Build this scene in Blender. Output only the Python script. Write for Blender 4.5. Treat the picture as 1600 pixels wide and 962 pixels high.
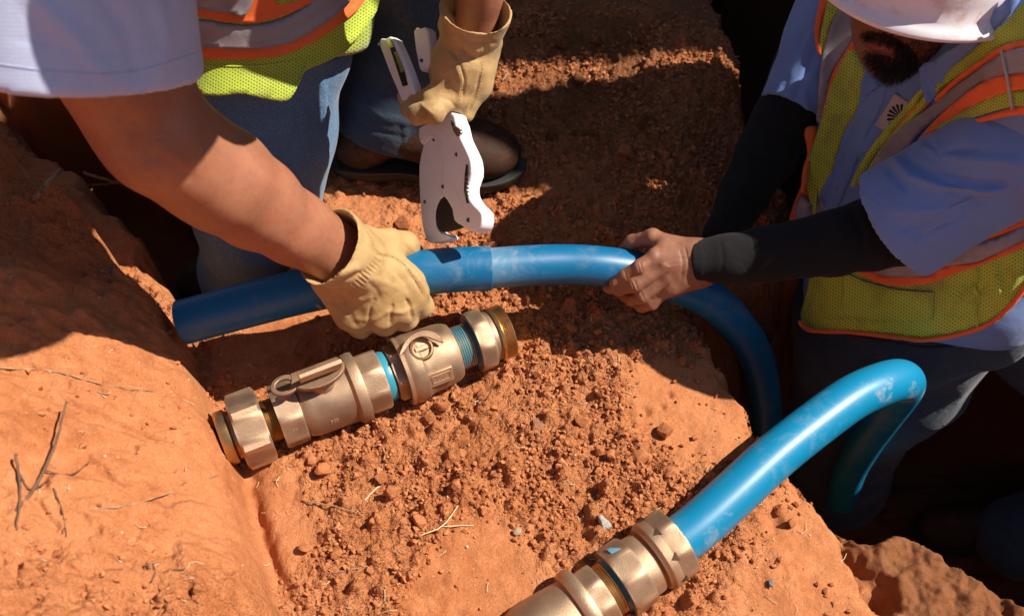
import bpy, math, random
import numpy as np
from mathutils import Vector, Matrix
from mathutils.bvhtree import BVHTree
from mathutils.geometry import delaunay_2d_cdt

# ------------------------------------------------------------------ camera, light, exposure
for o in list(bpy.data.objects): bpy.data.objects.remove(o)
random.seed(7); rng = np.random.default_rng(7)
scene = bpy.context.scene
col = scene.collection
PITCH = math.radians(52.0)
CAM = np.array([0.0, -0.86, 1.10])
LENS, SENS = 35.0, 36.0
FPX = 1600*LENS/SENS
cd = bpy.data.cameras.new('camera'); cam = bpy.data.objects.new('camera', cd); col.objects.link(cam)
cam.location = CAM; cam.rotation_euler = (math.pi/2-PITCH, 0, 0)
cd.lens = LENS; cd.sensor_width = SENS; cd.clip_start = 0.05; cd.clip_end = 500
cd.dof.use_dof = True; cd.dof.focus_distance = 1.28; cd.dof.aperture_fstop = 5.0
scene.camera = cam
SUN = np.array([0.67, 0.075, 0.83]); SUN /= np.linalg.norm(SUN)
sun_el = math.asin(SUN[2]); sun_az = math.atan2(SUN[0], SUN[1])     # azimuth measured from +Y towards +X
w = bpy.data.worlds.new('World'); scene.world = w; w.use_nodes = True
nt = w.node_tree; nt.nodes.clear()
sky = nt.nodes.new('ShaderNodeTexSky'); sky.sky_type = 'NISHITA'; sky.sun_disc = False
sky.sun_elevation = sun_el; sky.sun_rotation = sun_az; sky.air_density = 1.0; sky.dust_density = 0.6
bg = nt.nodes.new('ShaderNodeBackground'); bg.inputs['Strength'].default_value = 0.062
wo = nt.nodes.new('ShaderNodeOutputWorld')
nt.links.new(sky.outputs[0], bg.inputs[0]); nt.links.new(bg.outputs[0], wo.inputs[0])
sl = bpy.data.lights.new('sun', 'SUN'); sun = bpy.data.objects.new('sun', sl); col.objects.link(sun)
sl.energy = 5.0; sl.angle = math.radians(0.5); sl.color = (1.0, 0.93, 0.82)
sun.rotation_euler = Vector(SUN).to_track_quat('Z', 'Y').to_euler(); sun.location = (3, -2, 4)
scene.view_settings.view_transform = 'Standard'; scene.view_settings.look = 'None'
scene.view_settings.exposure = 0.68; scene.view_settings.gamma = 1.0
scene.render.engine = 'CYCLES'

RIGHT = np.array([1.0, 0, 0]); UP = np.array([0, math.sin(PITCH), math.cos(PITCH)])
FWD = np.array([0, math.cos(PITCH), -math.sin(PITCH)])
def P(px, py, d):                     # a place seen along this direction, d metres in front of the lens
    return CAM + RIGHT*((px-800)/FPX*d) + UP*(-(py-481)/FPX*d) + FWD*d
def G(px, py, z=0.0):                 # where that direction meets the level z
    r = RIGHT*((px-800)/FPX) + UP*(-(py-481)/FPX) + FWD
    t = (z-CAM[2])/r[2]
    return CAM + r*t
def proj(V):
    q = V-CAM; d = q@FWD
    return 800+FPX*(q@RIGHT)/d, 481-FPX*(q@UP)/d, d
def R(px, d): return px*d/FPX

# ------------------------------------------------------------------ node helpers
def lin(c):
    return tuple(((x/255)/12.92 if x/255 <= .04045 else ((x/255+.055)/1.055)**2.4) for x in c)
class NT:
    def __init__(s, name):
        m = bpy.data.materials.new(name); m.use_nodes = True; s.m = m; s.t = m.node_tree
        s.b = s.t.nodes['Principled BSDF']; s.co = None
    def n(s, typ, **kw):
        x = s.t.nodes.new(typ)
        for k, v in kw.items():
            if k in x.inputs: x.inputs[k].default_value = v
            else: setattr(x, k, v)
        return x
    def l(s, a, b): s.t.links.new(a, b)
    def coord(s, kind='Object'):
        if s.co is None: s.co = s.t.nodes.new('ShaderNodeTexCoord')
        return s.co.outputs[kind]
    def noise(s, scale, detail=4, rough=.55, dist=0, stretch=None, kind='Object'):
        x = s.n('ShaderNodeTexNoise', Scale=scale, Detail=detail, Roughness=rough, Distortion=dist)
        c = s.coord(kind)
        if stretch:
            mp = s.n('ShaderNodeMapping', Scale=stretch); s.l(c, mp.inputs[0]); c = mp.outputs[0]
        s.l(c, x.inputs['Vector']); return x.outputs['Fac']
    def ramp(s, fac, stops, interp='LINEAR'):
        r = s.n('ShaderNodeValToRGB'); cr = r.color_ramp; cr.interpolation = interp
        while len(cr.elements) < len(stops): cr.elements.new(0.5)
        for e, (p, c) in zip(cr.elements, stops):
            e.position = p; e.color = (c, c, c, 1) if isinstance(c, (int, float)) else (*c, 1)
        s.l(fac, r.inputs[0]); return r.outputs[0]
    def mix(s, fac, a, b, mode='MIX'):
        x = s.n('ShaderNodeMix', data_type='RGBA', blend_type=mode)
        for i, v in ((0, fac), (6, a), (7, b)):
            if hasattr(v, 'is_linked'): s.l(v, x.inputs[i])
            elif i == 0: x.inputs[0].default_value = v
            else: x.inputs[i].default_value = (*v, 1)
        return x.outputs[2]
    def math(s, op, a, b=0.0, c=None):
        x = s.n('ShaderNodeMath', operation=op)
        for i, v in enumerate((a, b, c)):
            if v is None: continue
            if hasattr(v, 'is_linked'): s.l(v, x.inputs[i])
            else: x.inputs[i].default_value = v
        return x.outputs[0]
    def bump(s, h, strength, dist, prev=None):
        x = s.n('ShaderNodeBump', Strength=strength, Distance=dist); s.l(h, x.inputs['Height'])
        if prev is not None: s.l(prev, x.inputs['Normal'])
        return x.outputs[0]
    def out(s, color=None, rough=None, normal=None, **kw):
        b = s.b
        for key, v in (('Base Color', color), ('Roughness', rough), ('Normal', normal)):
            if v is None: continue
            if hasattr(v, 'is_linked'): s.l(v, b.inputs[key])
            elif key == 'Base Color': b.inputs[key].default_value = (*v, 1)
            else: b.inputs[key].default_value = v
        for k, v in kw.items():
            k = k.replace('_', ' '); b.inputs[k].default_value = v
        return s.m

# ------------------------------------------------------------------ mesh helpers
def V3(p): return Vector((float(p[0]), float(p[1]), float(p[2])))
def thing(name, label, cat, loc, group=None):
    o = bpy.data.objects.new(name, None); col.objects.link(o); o.location = V3(loc); o.empty_display_size = .03
    o['label'] = label; o['category'] = cat
    if group: o['group'] = group
    return o
def mk(name, V, F, mat, parent=None, smooth=True, uv=None, label=None, cat=None, kind=None, group=None, mats=None, fmat=None):
    V = np.asarray(V, dtype=np.float64)
    off = np.array(root_loc(parent)) if parent else np.zeros(3)
    me = bpy.data.meshes.new(name)
    Vl = V-off
    if isinstance(F, np.ndarray):
        k = F.shape[1]; n = len(F)
        me.vertices.add(len(V)); me.vertices.foreach_set('co', Vl.astype(np.float32).ravel())
        me.loops.add(n*k); me.loops.foreach_set('vertex_index', F.astype(np.int32).ravel())
        me.polygons.add(n); me.polygons.foreach_set('loop_start', np.arange(0, n*k, k, dtype=np.int32))
        me.update(calc_edges=True)
    else:
        me.from_pydata([tuple(v) for v in Vl], [], [tuple(int(i) for i in f) for f in F]); me.update()
    if me.polygons:
        me.polygons.foreach_set('use_smooth', np.full(len(me.polygons), bool(smooth)))
    for m in (mats or [mat]): me.materials.append(m)
    if fmat is not None: me.polygons.foreach_set('material_index', np.asarray(fmat, dtype=np.int32))
    if uv is not None:
        l = me.uv_layers.new(name='UVMap')
        li = np.zeros(len(me.loops), dtype=np.int32); me.loops.foreach_get('vertex_index', li)
        l.data.foreach_set('uv', np.asarray(uv, dtype=np.float32)[li].ravel())
    o = bpy.data.objects.new(name, me); col.objects.link(o)
    if parent: o.parent = parent
    for k2, v in (('label', label), ('category', cat), ('kind', kind), ('group', group)):
        if v: o[k2] = v
    return o
def root_loc(p):
    x = Vector((0, 0, 0))
    while p is not None: x += p.location; p = p.parent
    return x
def joinm(parts):
    Vs, Fs, n = [], [], 0
    for V, F in parts:
        Vs.append(np.asarray(V)); Fs += [tuple(int(i)+n for i in f) for f in F]; n += len(V)
    return np.vstack(Vs), Fs
def joinq(parts):                      # all quads
    Vs, Fs, n = [], [], 0
    for V, F in parts: Vs.append(V); Fs.append(F+n); n += len(V)
    return np.vstack(Vs), np.vstack(Fs)

# value noise, 2-D and 3-D
def _h(ix, iy, iz, seed):
    h = (ix*374761393 + iy*668265263 + iz*2147483647*3 + seed*974634777) & 0xFFFFFFFF
    h = ((h ^ (h >> 13))*1274126177) & 0xFFFFFFFF
    h = ((h ^ (h >> 16))*2246822519) & 0xFFFFFFFF
    return ((h ^ (h >> 15)) & 0xFFFFFF)/float(0xFFFFFF)*2-1
def noise2(x, y, seed=0):
    x = np.asarray(x, float); y = np.asarray(y, float)
    ix = np.floor(x).astype(np.int64); iy = np.floor(y).astype(np.int64)
    fx = x-ix; fy = y-iy; u = fx*fx*(3-2*fx); v = fy*fy*(3-2*fy)
    a = _h(ix, iy, 0, seed); b = _h(ix+1, iy, 0, seed); c = _h(ix, iy+1, 0, seed); d = _h(ix+1, iy+1, 0, seed)
    return (a*(1-u)+b*u)*(1-v)+(c*(1-u)+d*u)*v
def fbm2(x, y, oc=4, seed=0, gain=.5):
    s = 0; a = 1
    for i in range(oc):
        s = s+a*noise2(x*2**i+i*13.7, y*2**i-i*7.3, seed+i); a *= gain
    return s
def noise3(p, scale, seed=0):
    q = p*scale; i = np.floor(q).astype(np.int64); f = q-i; f = f*f*(3-2*f)
    s = 0
    for dx in (0, 1):
        for dy in (0, 1):
            for dz in (0, 1):
                wgt = (f[:, 0] if dx else 1-f[:, 0])*(f[:, 1] if dy else 1-f[:, 1])*(f[:, 2] if dz else 1-f[:, 2])
                s = s+wgt*_h(i[:, 0]+dx, i[:, 1]+dy, i[:, 2]+dz, seed)
    return s

# signed-distance modelling: tapered capsules, ellipsoids, cuts; surface nets
class SDF:
    def __init__(s, lo, hi, h):
        s.h = h; s.lo = np.array(lo, float); s.n = np.ceil((np.array(hi)-s.lo)/h).astype(int)+1
        s.D = np.full(s.n, 1.0, dtype=np.float32)
    def win(s, lo, hi):
        a = np.clip(np.floor((lo-s.lo)/s.h).astype(int), 0, s.n-1); b = np.clip(np.ceil((hi-s.lo)/s.h).astype(int)+1, 1, s.n)
        if (b-a < 1).any(): return None, None
        g = np.meshgrid(*[(np.arange(a[i], b[i])*s.h+s.lo[i]).astype(np.float32) for i in range(3)], indexing='ij')
        return tuple(slice(a[i], b[i]) for i in range(3)), g
    def _merge(s, sl, d, k, op):
        D = s.D[sl]
        if op == 'add':
            if k > 0:
                hh = np.clip(.5+.5*(D-d)/k, 0, 1); D = D*(1-hh)+d*hh-k*hh*(1-hh)
            else: D = np.minimum(D, d)
        elif op == 'sub': D = np.maximum(D, -d)
        s.D[sl] = D
    def cone(s, a, b, ra, rb, k=.01, op='add', flat=None, squash=None):
        a = np.array(a, float); b = np.array(b, float); m = max(ra, rb)+2*k+3*s.h
        sl, g = s.win(np.minimum(a, b)-m, np.maximum(a, b)+m)
        if sl is None: return s
        ab = b-a; L2 = max(float(ab@ab), 1e-12)
        q = [g[i]-np.float32(a[i]) for i in range(3)]
        t = (q[0]*ab[0]+q[1]*ab[1]+q[2]*ab[2])/L2; tc = np.clip(t, 0, 1)
        d2 = sum((q[i]-tc*ab[i])**2 for i in range(3))
        d = np.sqrt(d2)-(ra+(rb-ra)*tc)
        if flat:                                   # flat cut at the b end
            d = np.maximum(d, (t-1)*math.sqrt(L2))
        s._merge(sl, d.astype(np.float32), k, op); return s
    def chain(s, pts, rad, k=.01, op='add'):
        for i in range(len(pts)-1): s.cone(pts[i], pts[i+1], rad[i], rad[i+1], k, op)
        return s
    def ell(s, c, ax, r, k=.01, op='add'):         # ax: 3 unit rows, r: 3 radii
        c = np.array(c, float); m = max(r)+2*k+3*s.h
        sl, g = s.win(c-m, c+m)
        if sl is None: return s
        q = [g[i]-np.float32(c[i]) for i in range(3)]
        u = [(q[0]*ax[j][0]+q[1]*ax[j][1]+q[2]*ax[j][2])/r[j] for j in range(3)]
        k0 = np.sqrt(u[0]**2+u[1]**2+u[2]**2)+1e-9
        k1 = np.sqrt((u[0]/r[0])**2+(u[1]/r[1])**2+(u[2]/r[2])**2)+1e-9
        s._merge(sl, (k0*(k0-1)/k1).astype(np.float32), k, op); return s
    def cut(s, p, n):                              # remove everything on the side n points to
        n = np.array(n, float); n /= np.linalg.norm(n)
        g = [(np.arange(s.n[i])*s.h+s.lo[i]).astype(np.float32) for i in range(3)]
        d = g[0][:, None, None]*n[0]+g[1][None, :, None]*n[1]+g[2][None, None, :]*n[2]-float(np.dot(p, n))
        s.D = np.maximum(s.D, d.astype(np.float32)); return s
    def mesh(s, smooth=2):
        D = s.D.copy()
        for ax in range(3):
            ix = [slice(None)]*3
            ix[ax] = 0; D[tuple(ix)] = np.maximum(D[tuple(ix)], 1e-3); ix[ax] = -1; D[tuple(ix)] = np.maximum(D[tuple(ix)], 1e-3)
        I = D < 0
        c = np.zeros(tuple(s.n-1), dtype=np.int8)
        for dx in (0, 1):
            for dy in (0, 1):
                for dz in (0, 1):
                    c += I[dx:s.n[0]-1+dx, dy:s.n[1]-1+dy, dz:s.n[2]-1+dz]
        act = np.argwhere((c > 0) & (c < 8)); idx = np.full(c.shape, -1, dtype=np.int32)
        idx[tuple(act.T)] = np.arange(len(act))
        acc = np.zeros((len(act), 3)); cnt = np.zeros(len(act))
        C = [(0, 0, 0), (1, 0, 0), (0, 1, 0), (1, 1, 0), (0, 0, 1), (1, 0, 1), (0, 1, 1), (1, 1, 1)]
        E = [(0, 1), (2, 3), (4, 5), (6, 7), (0, 2), (1, 3), (4, 6), (5, 7), (0, 4), (1, 5), (2, 6), (3, 7)]
        vals = [D[act[:, 0]+o[0], act[:, 1]+o[1], act[:, 2]+o[2]] for o in C]
        for a, b in E:
            va, vb = vals[a], vals[b]; m = (va < 0) != (vb < 0)
            t = np.where(m, va/np.where(m, va-vb, 1), 0)
            pa = np.array(C[a], float); pb = np.array(C[b], float)
            acc += np.where(m[:, None], pa+(pb-pa)*t[:, None], 0); cnt += m
        V = s.lo+(act+acc/cnt[:, None])*s.h
        Fs = []
        for ax in range(3):
            o1, o2 = [(1, 2), (2, 0), (0, 1)][ax]
            sl0 = [slice(None)]*3; sl1 = [slice(None)]*3; sl0[ax] = slice(0, -1); sl1[ax] = slice(1, None)
            A = I[tuple(sl0)]; B = I[tuple(sl1)]
            e = np.argwhere(A != B)
            e = e[(e[:, o1] > 0) & (e[:, o2] > 0) & (e[:, o1] < s.n[o1]-1) & (e[:, o2] < s.n[o2]-1)]
            ins = A[tuple(e.T)]
            def ci(d1, d2):
                q = e.copy(); q[:, o1] -= d1; q[:, o2] -= d2; return idx[tuple(q.T)]
            f = np.stack([ci(1, 1), ci(0, 1), ci(0, 0), ci(1, 0)], 1)
            f[~ins] = f[~ins][:, ::-1]; Fs.append(f)
        F = np.vstack(Fs)
        V = relax(V, F, smooth)
        return V, F
def relax(V, F, it, lam=.5):
    if it <= 0: return V
    k = F.shape[1]; n = len(V)
    a = np.concatenate([F[:, i] for i in range(k)]+[F[:, (i+1) % k] for i in range(k)])
    b = np.concatenate([F[:, (i+1) % k] for i in range(k)]+[F[:, i] for i in range(k)])
    cnt = np.bincount(a, minlength=n)[:, None]+1e-9
    for _ in range(it):
        S = np.stack([np.bincount(a, weights=V[b, j], minlength=n) for j in range(3)], 1)/cnt
        V = V*(1-lam)+S*lam
    return V
def normals(V, F):
    if isinstance(F, np.ndarray) and F.shape[1] == 4: n = np.cross(V[F[:, 2]]-V[F[:, 0]], V[F[:, 3]]-V[F[:, 1]])
    else: F = np.asarray(F); n = np.cross(V[F[:, 1]]-V[F[:, 0]], V[F[:, 2]]-V[F[:, 0]])
    N = np.zeros_like(V)
    for j in range(3):
        for c in range(F.shape[1]): N[:, j] += np.bincount(F[:, c], weights=n[:, j], minlength=len(V))
    return N/(np.linalg.norm(N, axis=1)[:, None]+1e-12)
def polydist(x, y, pts):
    best = np.full(x.shape, 1e9); tt = np.zeros(x.shape); n = len(pts)-1
    for i in range(n):
        ax, ay = pts[i][:2]; bx, by = pts[i+1][:2]; dx, dy = bx-ax, by-ay
        t = np.clip(((x-ax)*dx+(y-ay)*dy)/(dx*dx+dy*dy+1e-12), 0, 1)
        d = np.hypot(x-ax-t*dx, y-ay-t*dy); m = d < best; best = np.where(m, d, best); tt = np.where(m, (i+t)/n, tt)
    return best, tt
def side(x, y, pts):                  # + on the left of the polyline's direction
    best = np.full(x.shape, 1e9); sg = np.zeros(x.shape)
    for i in range(len(pts)-1):
        ax, ay = pts[i][:2]; bx, by = pts[i+1][:2]; dx, dy = bx-ax, by-ay
        t = np.clip(((x-ax)*dx+(y-ay)*dy)/(dx*dx+dy*dy+1e-12), 0, 1)
        d = np.hypot(x-ax-t*dx, y-ay-t*dy); m = d < best; best = np.where(m, d, best)
        sg = np.where(m, dx*(y-ay)-dy*(x-ax), sg)
    return best*np.sign(sg)
def inpoly(x, y, poly):
    r = np.zeros(x.shape, bool); n = len(poly)
    for i in range(n):
        x1, y1 = poly[i][:2]; x2, y2 = poly[(i+1) % n][:2]
        if y1 == y2: continue
        c = ((y1 > y) != (y2 > y)) & (x < (x2-x1)*(y-y1)/(y2-y1)+x1); r ^= c
    return r
def sculpt(V, F, strokes, amp=1.0, face=True):     # strokes (points, radius, height in mm), worked into the side that faces the lens
    N = normals(V, F); px, py, d = proj(V)
    toC = CAM-V; toC /= np.linalg.norm(toC, axis=1)[:, None]
    fc = np.clip((N*toC).sum(1)*3, 0, 1) if face else np.ones(len(V))
    disp = np.zeros(len(V))
    for pts, r, a in strokes:
        x0 = min(p[0] for p in pts)-3*r; x1 = max(p[0] for p in pts)+3*r; y0 = min(p[1] for p in pts)-3*r; y1 = max(p[1] for p in pts)+3*r
        m = np.where((px > x0) & (px < x1) & (py > y0) & (py < y1))[0]
        if not len(m): continue
        dd, t = polydist(px[m], py[m], pts)
        disp[m] += a*.001*np.exp(-(dd/r)**2)*np.clip(np.minimum(t, 1-t)*6+.25, 0, 1)
    return V+N*(disp*fc*amp)[:, None]
def puff(V, F, scale, amp, seed=0, stretch=None):
    N = normals(V, F); Q = V if stretch is None else V@np.asarray(stretch)
    return V+N*(noise3(Q, scale, seed)*amp)[:, None]
def smoothline(pts, n=8):             # Catmull-Rom through the points
    P_ = [np.array(p, float) for p in pts]; P_ = [2*P_[0]-P_[1]]+P_+[2*P_[-1]-P_[-2]]; out = []
    for i in range(1, len(P_)-2):
        for j in range(n):
            t = j/n; a, b, c, d = P_[i-1:i+3]
            out.append(.5*((2*b)+(-a+c)*t+(2*a-5*b+4*c-d)*t*t+(-a+3*b-3*c+d)*t**3))
    out.append(P_[-2]); return out
def tube(pts, rad, n=20, cap=True, up=(0, 0, 1)):
    pts = [np.array(p, float) for p in pts]; m = len(pts)
    if np.isscalar(rad): rad = [rad]*m
    V = []; prev = None; u = np.array(up, float)
    for i in range(m):
        t = pts[min(i+1, m-1)]-pts[max(i-1, 0)]; t /= np.linalg.norm(t)+1e-12
        if prev is None:
            a = np.cross(t, u)
            if np.linalg.norm(a) < .1: a = np.cross(t, [1, 0, 0])
        else: a = prev-t*(prev@t)
        a /= np.linalg.norm(a); b = np.cross(t, a); prev = a
        for k in range(n):
            th = 2*math.pi*k/n; V.append(pts[i]+rad[i]*(a*math.cos(th)+b*math.sin(th)))
    F = [(i*n+k, i*n+(k+1) % n, (i+1)*n+(k+1) % n, (i+1)*n+k) for i in range(m-1) for k in range(n)]
    if cap: F += [tuple(range(n))[::-1], tuple((m-1)*n+k for k in range(n))]
    return np.array(V), F
def frame(a, b, up=(0, 0, 1)):
    a = np.array(a, float); b = np.array(b, float); z = b-a; L = np.linalg.norm(z); z = z/L
    x = np.cross(up, z); x /= np.linalg.norm(x); y = np.cross(z, x); return a, x, y, z, L
def lathe(o, x, y, z, prof, n=48, rfun=None, cap=True, closed=False):
    V = []
    for (s, r) in prof:
        for k in range(n):
            th = 2*math.pi*k/n; rr = r*(rfun(th) if rfun else 1); V.append(o+z*s+rr*(x*math.cos(th)+y*math.sin(th)))
    m = len(prof); F = [(i*n+k, i*n+(k+1) % n, (i+1)*n+(k+1) % n, (i+1)*n+k) for i in range(m-1) for k in range(n)]
    if closed: F += [((m-1)*n+k, (m-1)*n+(k+1) % n, (k+1) % n, k) for k in range(n)]
    elif cap: F += [tuple(range(n))[::-1], tuple((m-1)*n+k for k in range(n))]
    return np.array(V), F
def hexprism(o, x, y, z, s0, s1, rc, ch=.004, n=6, rot=0.0):    # chamfered hexagonal nut: rc corner radius
    def hx(th): 
        q = (th-rot) % (2*math.pi/n)-math.pi/n
        return math.cos(math.pi/n)/math.cos(q)
    N = n*10
    V = []
    ri = math.cos(math.pi/n)*1.015
    rows = [(s0, lambda h: min(h, ri)*.9), (s0, lambda h: min(h, ri+.0)), (s0+ch, lambda h: h), (s1-ch, lambda h: h), (s1, lambda h: min(h, ri)), (s1, lambda h: min(h, ri)*.9)]
    for s, f in rows:
        for k in range(N):
            th = 2*math.pi*k/N+rot; rr = rc*f(hx(th)); V.append(o+z*s+rr*(x*math.cos(th)+y*math.sin(th)))
    m = len(rows); F = [(i*N+k, i*N+(k+1) % N, (i+1)*N+(k+1) % N, (i+1)*N+k) for i in range(m-1) for k in range(N)]
    F += [tuple(range(N))[::-1], tuple((m-1)*N+k for k in range(N))]
    return np.array(V), F
def bevel(o, w, seg=2, ang=35):
    m = o.modifiers.new('bevel', 'BEVEL'); m.width = w; m.segments = seg; m.limit_method = 'ANGLE'; m.angle_limit = math.radians(ang)
def densify(poly, step, closed=True):
    out = []; n = len(poly)
    for i in range(n if closed else n-1):
        a = np.array(poly[i], float); b = np.array(poly[(i+1) % n], float); k = max(1, int(np.hypot(*(b-a))/step))
        for j in range(k): out.append(tuple(a+(b-a)*j/k))
    if not closed: out.append(tuple(poly[-1]))
    return out
def roundpoly(poly, n=5): # closed smooth
    P_ = [np.array(p, float) for p in poly]; m = len(P_); out = []
    for i in range(m):
        a, b, c, d = P_[i-1], P_[i], P_[(i+1) % m], P_[(i+2) % m]
        for j in range(n):
            t = j/n; out.append(tuple(.5*((2*b)+(-a+c)*t+(2*a-5*b+4*c-d)*t*t+(-a+3*b-3*c+d)*t**3)))
    return out
def fill(poly, step):                 # constrained triangulation of an outline with inner points
    poly = densify(poly, step); n = len(poly)
    xs = [p[0] for p in poly]; ys = [p[1] for p in poly]
    gx, gy = np.meshgrid(np.arange(min(xs), max(xs), step), np.arange(min(ys), max(ys), step*.87))
    gx = gx+(np.arange(gx.shape[0]) % 2)[:, None]*step*.5; gx = gx.ravel(); gy = gy.ravel()
    m = inpoly(gx, gy, poly); gx, gy = gx[m], gy[m]
    d, _ = polydist(gx, gy, poly+[poly[0]]); m = d > step*.45; gx, gy = gx[m], gy[m]
    co = [Vector(p) for p in poly]+[Vector((a, b)) for a, b in zip(gx, gy)]
    v, e, f, *_ = delaunay_2d_cdt(co, [(i, (i+1) % n) for i in range(n)], [list(range(n))], 1, 1e-6)
    return np.array([(p.x, p.y) for p in v]), [tuple(q) for q in f]
class Surf:                           # a finished surface that cloth pieces, straps and seams are laid upon
    def __init__(s, V, F):
        F = F.tolist() if isinstance(F, np.ndarray) else F
        s.b = BVHTree.FromPolygons([tuple(v) for v in V], F)
    def hit(s, px, py):
        r = V3(P(px, py, 1.0)-CAM).normalized(); h = s.b.ray_cast(V3(CAM), r)
        if h[0] is None: return None, None
        n = h[1] if h[1].dot(r) < 0 else -h[1]
        return np.array(h[0]), np.array(n)
    def near(s, p):
        h = s.b.find_nearest(V3(p)); return np.array(h[0]), np.array(h[1])
def shell(V2, F2, t):                 # closes a sheet of triangles into a solid of thickness t (away from the lens)
    V2 = np.asarray(V2); F2 = [tuple(f) for f in F2]
    N = normals(V2, np.array([f[:3] for f in F2]))
    if ((CAM-V2)*N).sum(1).mean() < 0: F2 = [f[::-1] for f in F2]; N = -N
    n = len(V2); B = V2-N*t; ed = {}
    for f in F2:
        for a, b in zip(f, f[1:]+f[:1]): ed[(a, b)] = 1
    F = list(F2)+[tuple(i+n for i in f[::-1]) for f in F2]
    F += [(b, a, a+n, b+n) for (a, b) in ed if (b, a) not in ed]
    return np.vstack([V2, B]), F
def patch(S, poly, off, t, step=7, dfun=None, relaxit=0):    # piece of cloth lying off metres above surface S inside an outline
    v2, f = fill(poly, step); out = []; bad = []
    for i, (px, py) in enumerate(v2):
        if dfun is not None: p = P(px, py, dfun(px, py)); out.append(p); continue
        p, n = S.hit(px, py)
        if p is None: bad.append(i); out.append(None)
        else: out.append(p)
    if bad:
        ok = [i for i in range(len(v2)) if out[i] is not None]; A = v2[ok]; dk = np.array([(out[i]-CAM)@FWD for i in ok])
        for i in bad:
            q = ((A-v2[i])**2).sum(1); j = np.argsort(q)[:4]; out[i] = P(v2[i][0], v2[i][1], float(dk[j].mean()))
    V = np.array(out)
    # even out depth jumps a little, keep the outline where it is seen
    if relaxit:
        d = (V-CAM)@FWD; nb = [set() for _ in V]
        for q in f:
            for a in q: nb[a] |= set(q)
        for _ in range(relaxit): d = np.array([d[list(s)].mean() for s in nb])
        V = np.array([P(v2[i][0], v2[i][1], d[i]) for i in range(len(V))])
    to = CAM-V; to /= np.linalg.norm(to, axis=1)[:, None]; V = V+to*off
    uv = np.stack([v2[:, 0]*1.3/FPX, -v2[:, 1]*1.3/FPX], 1)
    Vs, Fs = shell(V, f, t); return Vs, Fs, np.vstack([uv, uv])
def ribbon(S, line, w0, off, t, w1=None, n=7, step=8):       # strap of width w0 (m) along a line seen on surface S
    line = densify([tuple(p) for p in smoothline([np.array(p, float) for p in line], 6)], step, closed=False)
    C = []; 
    for px, py in line:
        p, nn = S.hit(px, py)
        if p is None: continue
        C.append((p, nn))
    w1 = w0 if w1 is None else w1
    rows = []; m = len(C); uv = []
    pts = np.array([c[0] for c in C]); nrm = np.array([c[1] for c in C])
    for _ in range(4): pts[1:-1] = (pts[:-2]+2*pts[1:-1]+pts[2:])/4; nrm[1:-1] = (nrm[:-2]+2*nrm[1:-1]+nrm[2:])/4
    s = 0
    for i in range(m):
        tg = pts[min(i+1, m-1)]-pts[max(i-1, 0)]; tg /= np.linalg.norm(tg); nn = nrm[i]/np.linalg.norm(nrm[i])
        cr = np.cross(tg, nn); cr /= np.linalg.norm(cr); ww = w0+(w1-w0)*i/(m-1)
        if i: s += np.linalg.norm(pts[i]-pts[i-1])
        for j in range(n):
            q = pts[i]+cr*ww*(j/(n-1)-.5); p2, n2 = S.near(q)
            n2 = n2 if n2@nn > 0 else -n2
            rows.append(p2+n2*off); uv.append((ww*(j/(n-1)-.5), s))
    F = []
    for i in range(m-1):
        for j in range(n-1):
            a = i*n+j; F += [(a, a+1, a+n+1), (a, a+n+1, a+n)]
    Vs, Fs = shell(np.array(rows), F, t); return Vs, Fs, np.array(uv+uv)
# ------------------------------------------------------------------ ground: one sheet with a bench, a bank and two pits
def soil_material():
    s = NT('red_soil')
    big = s.noise(5, 5, .6); mid = s.noise(38, 6, .65); fine = s.noise(420, 4, .7)
    c = s.ramp(mid, [(.25, (.28, .088, .031)), (.5, (.43, .152, .057)), (.72, (.55, .222, .096))])
    c = s.mix(s.ramp(big, [(.38, 0.0), (.62, .75)]), c, (.52, .212, .092))
    c = s.mix(s.ramp(fine, [(.35, .45), (.6, 0.0)]), c, (.20, .060, .020))
    sp = s.n('ShaderNodeTexVoronoi', Scale=95, Randomness=1.0); s.l(s.coord(), sp.inputs['Vector'])
    c = s.mix(s.ramp(sp.outputs['Distance'], [(.06, .55), (.10, 0.0)]), c, (.62, .36, .22))
    at = s.n('ShaderNodeAttribute', attribute_name='damp_shade')
    c = s.mix(at.outputs['Fac'], c, (.085, .034, .016))  # one dark tone for damp soil and for shade painted in
    v1 = s.n('ShaderNodeTexVoronoi', Scale=150, Randomness=1.0); v2 = s.n('ShaderNodeTexVoronoi', Scale=420, Randomness=1.0)
    wv = s.n('ShaderNodeTexNoise', Scale=60, Detail=3)
    s.l(s.coord(), wv.inputs['Vector']); add = s.n('ShaderNodeVectorMath', operation='MULTIPLY_ADD'); s.l(wv.outputs['Color'], add.inputs[0]); add.inputs[1].default_value = (.012,)*3; s.l(s.coord(), add.inputs[2])
    s.l(add.outputs[0], v1.inputs['Vector']); s.l(add.outputs[0], v2.inputs['Vector'])
    cr = s.n('ShaderNodeAttribute', attribute_name='crumb')
    h1 = s.math('MULTIPLY', s.math('SUBTRACT', 1.0, v1.outputs['Distance']), cr.outputs['Fac'])
    n = s.bump(h1, .75, .006)
    h2 = s.math('MULTIPLY', s.math('SUBTRACT', 1.0, v2.outputs['Distance']), s.math('ADD', cr.outputs['Fac'], .15))
    n = s.bump(h2, .7, .0025, n)
    n = s.bump(s.noise(700, 3, .7), .5, .0014, n); n = s.bump(s.noise(190, 5, .75), .45, .003, n)
    return s.out(c, .93, n, Specular_IOR_Level=.15)
M_SOIL = soil_material()
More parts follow.
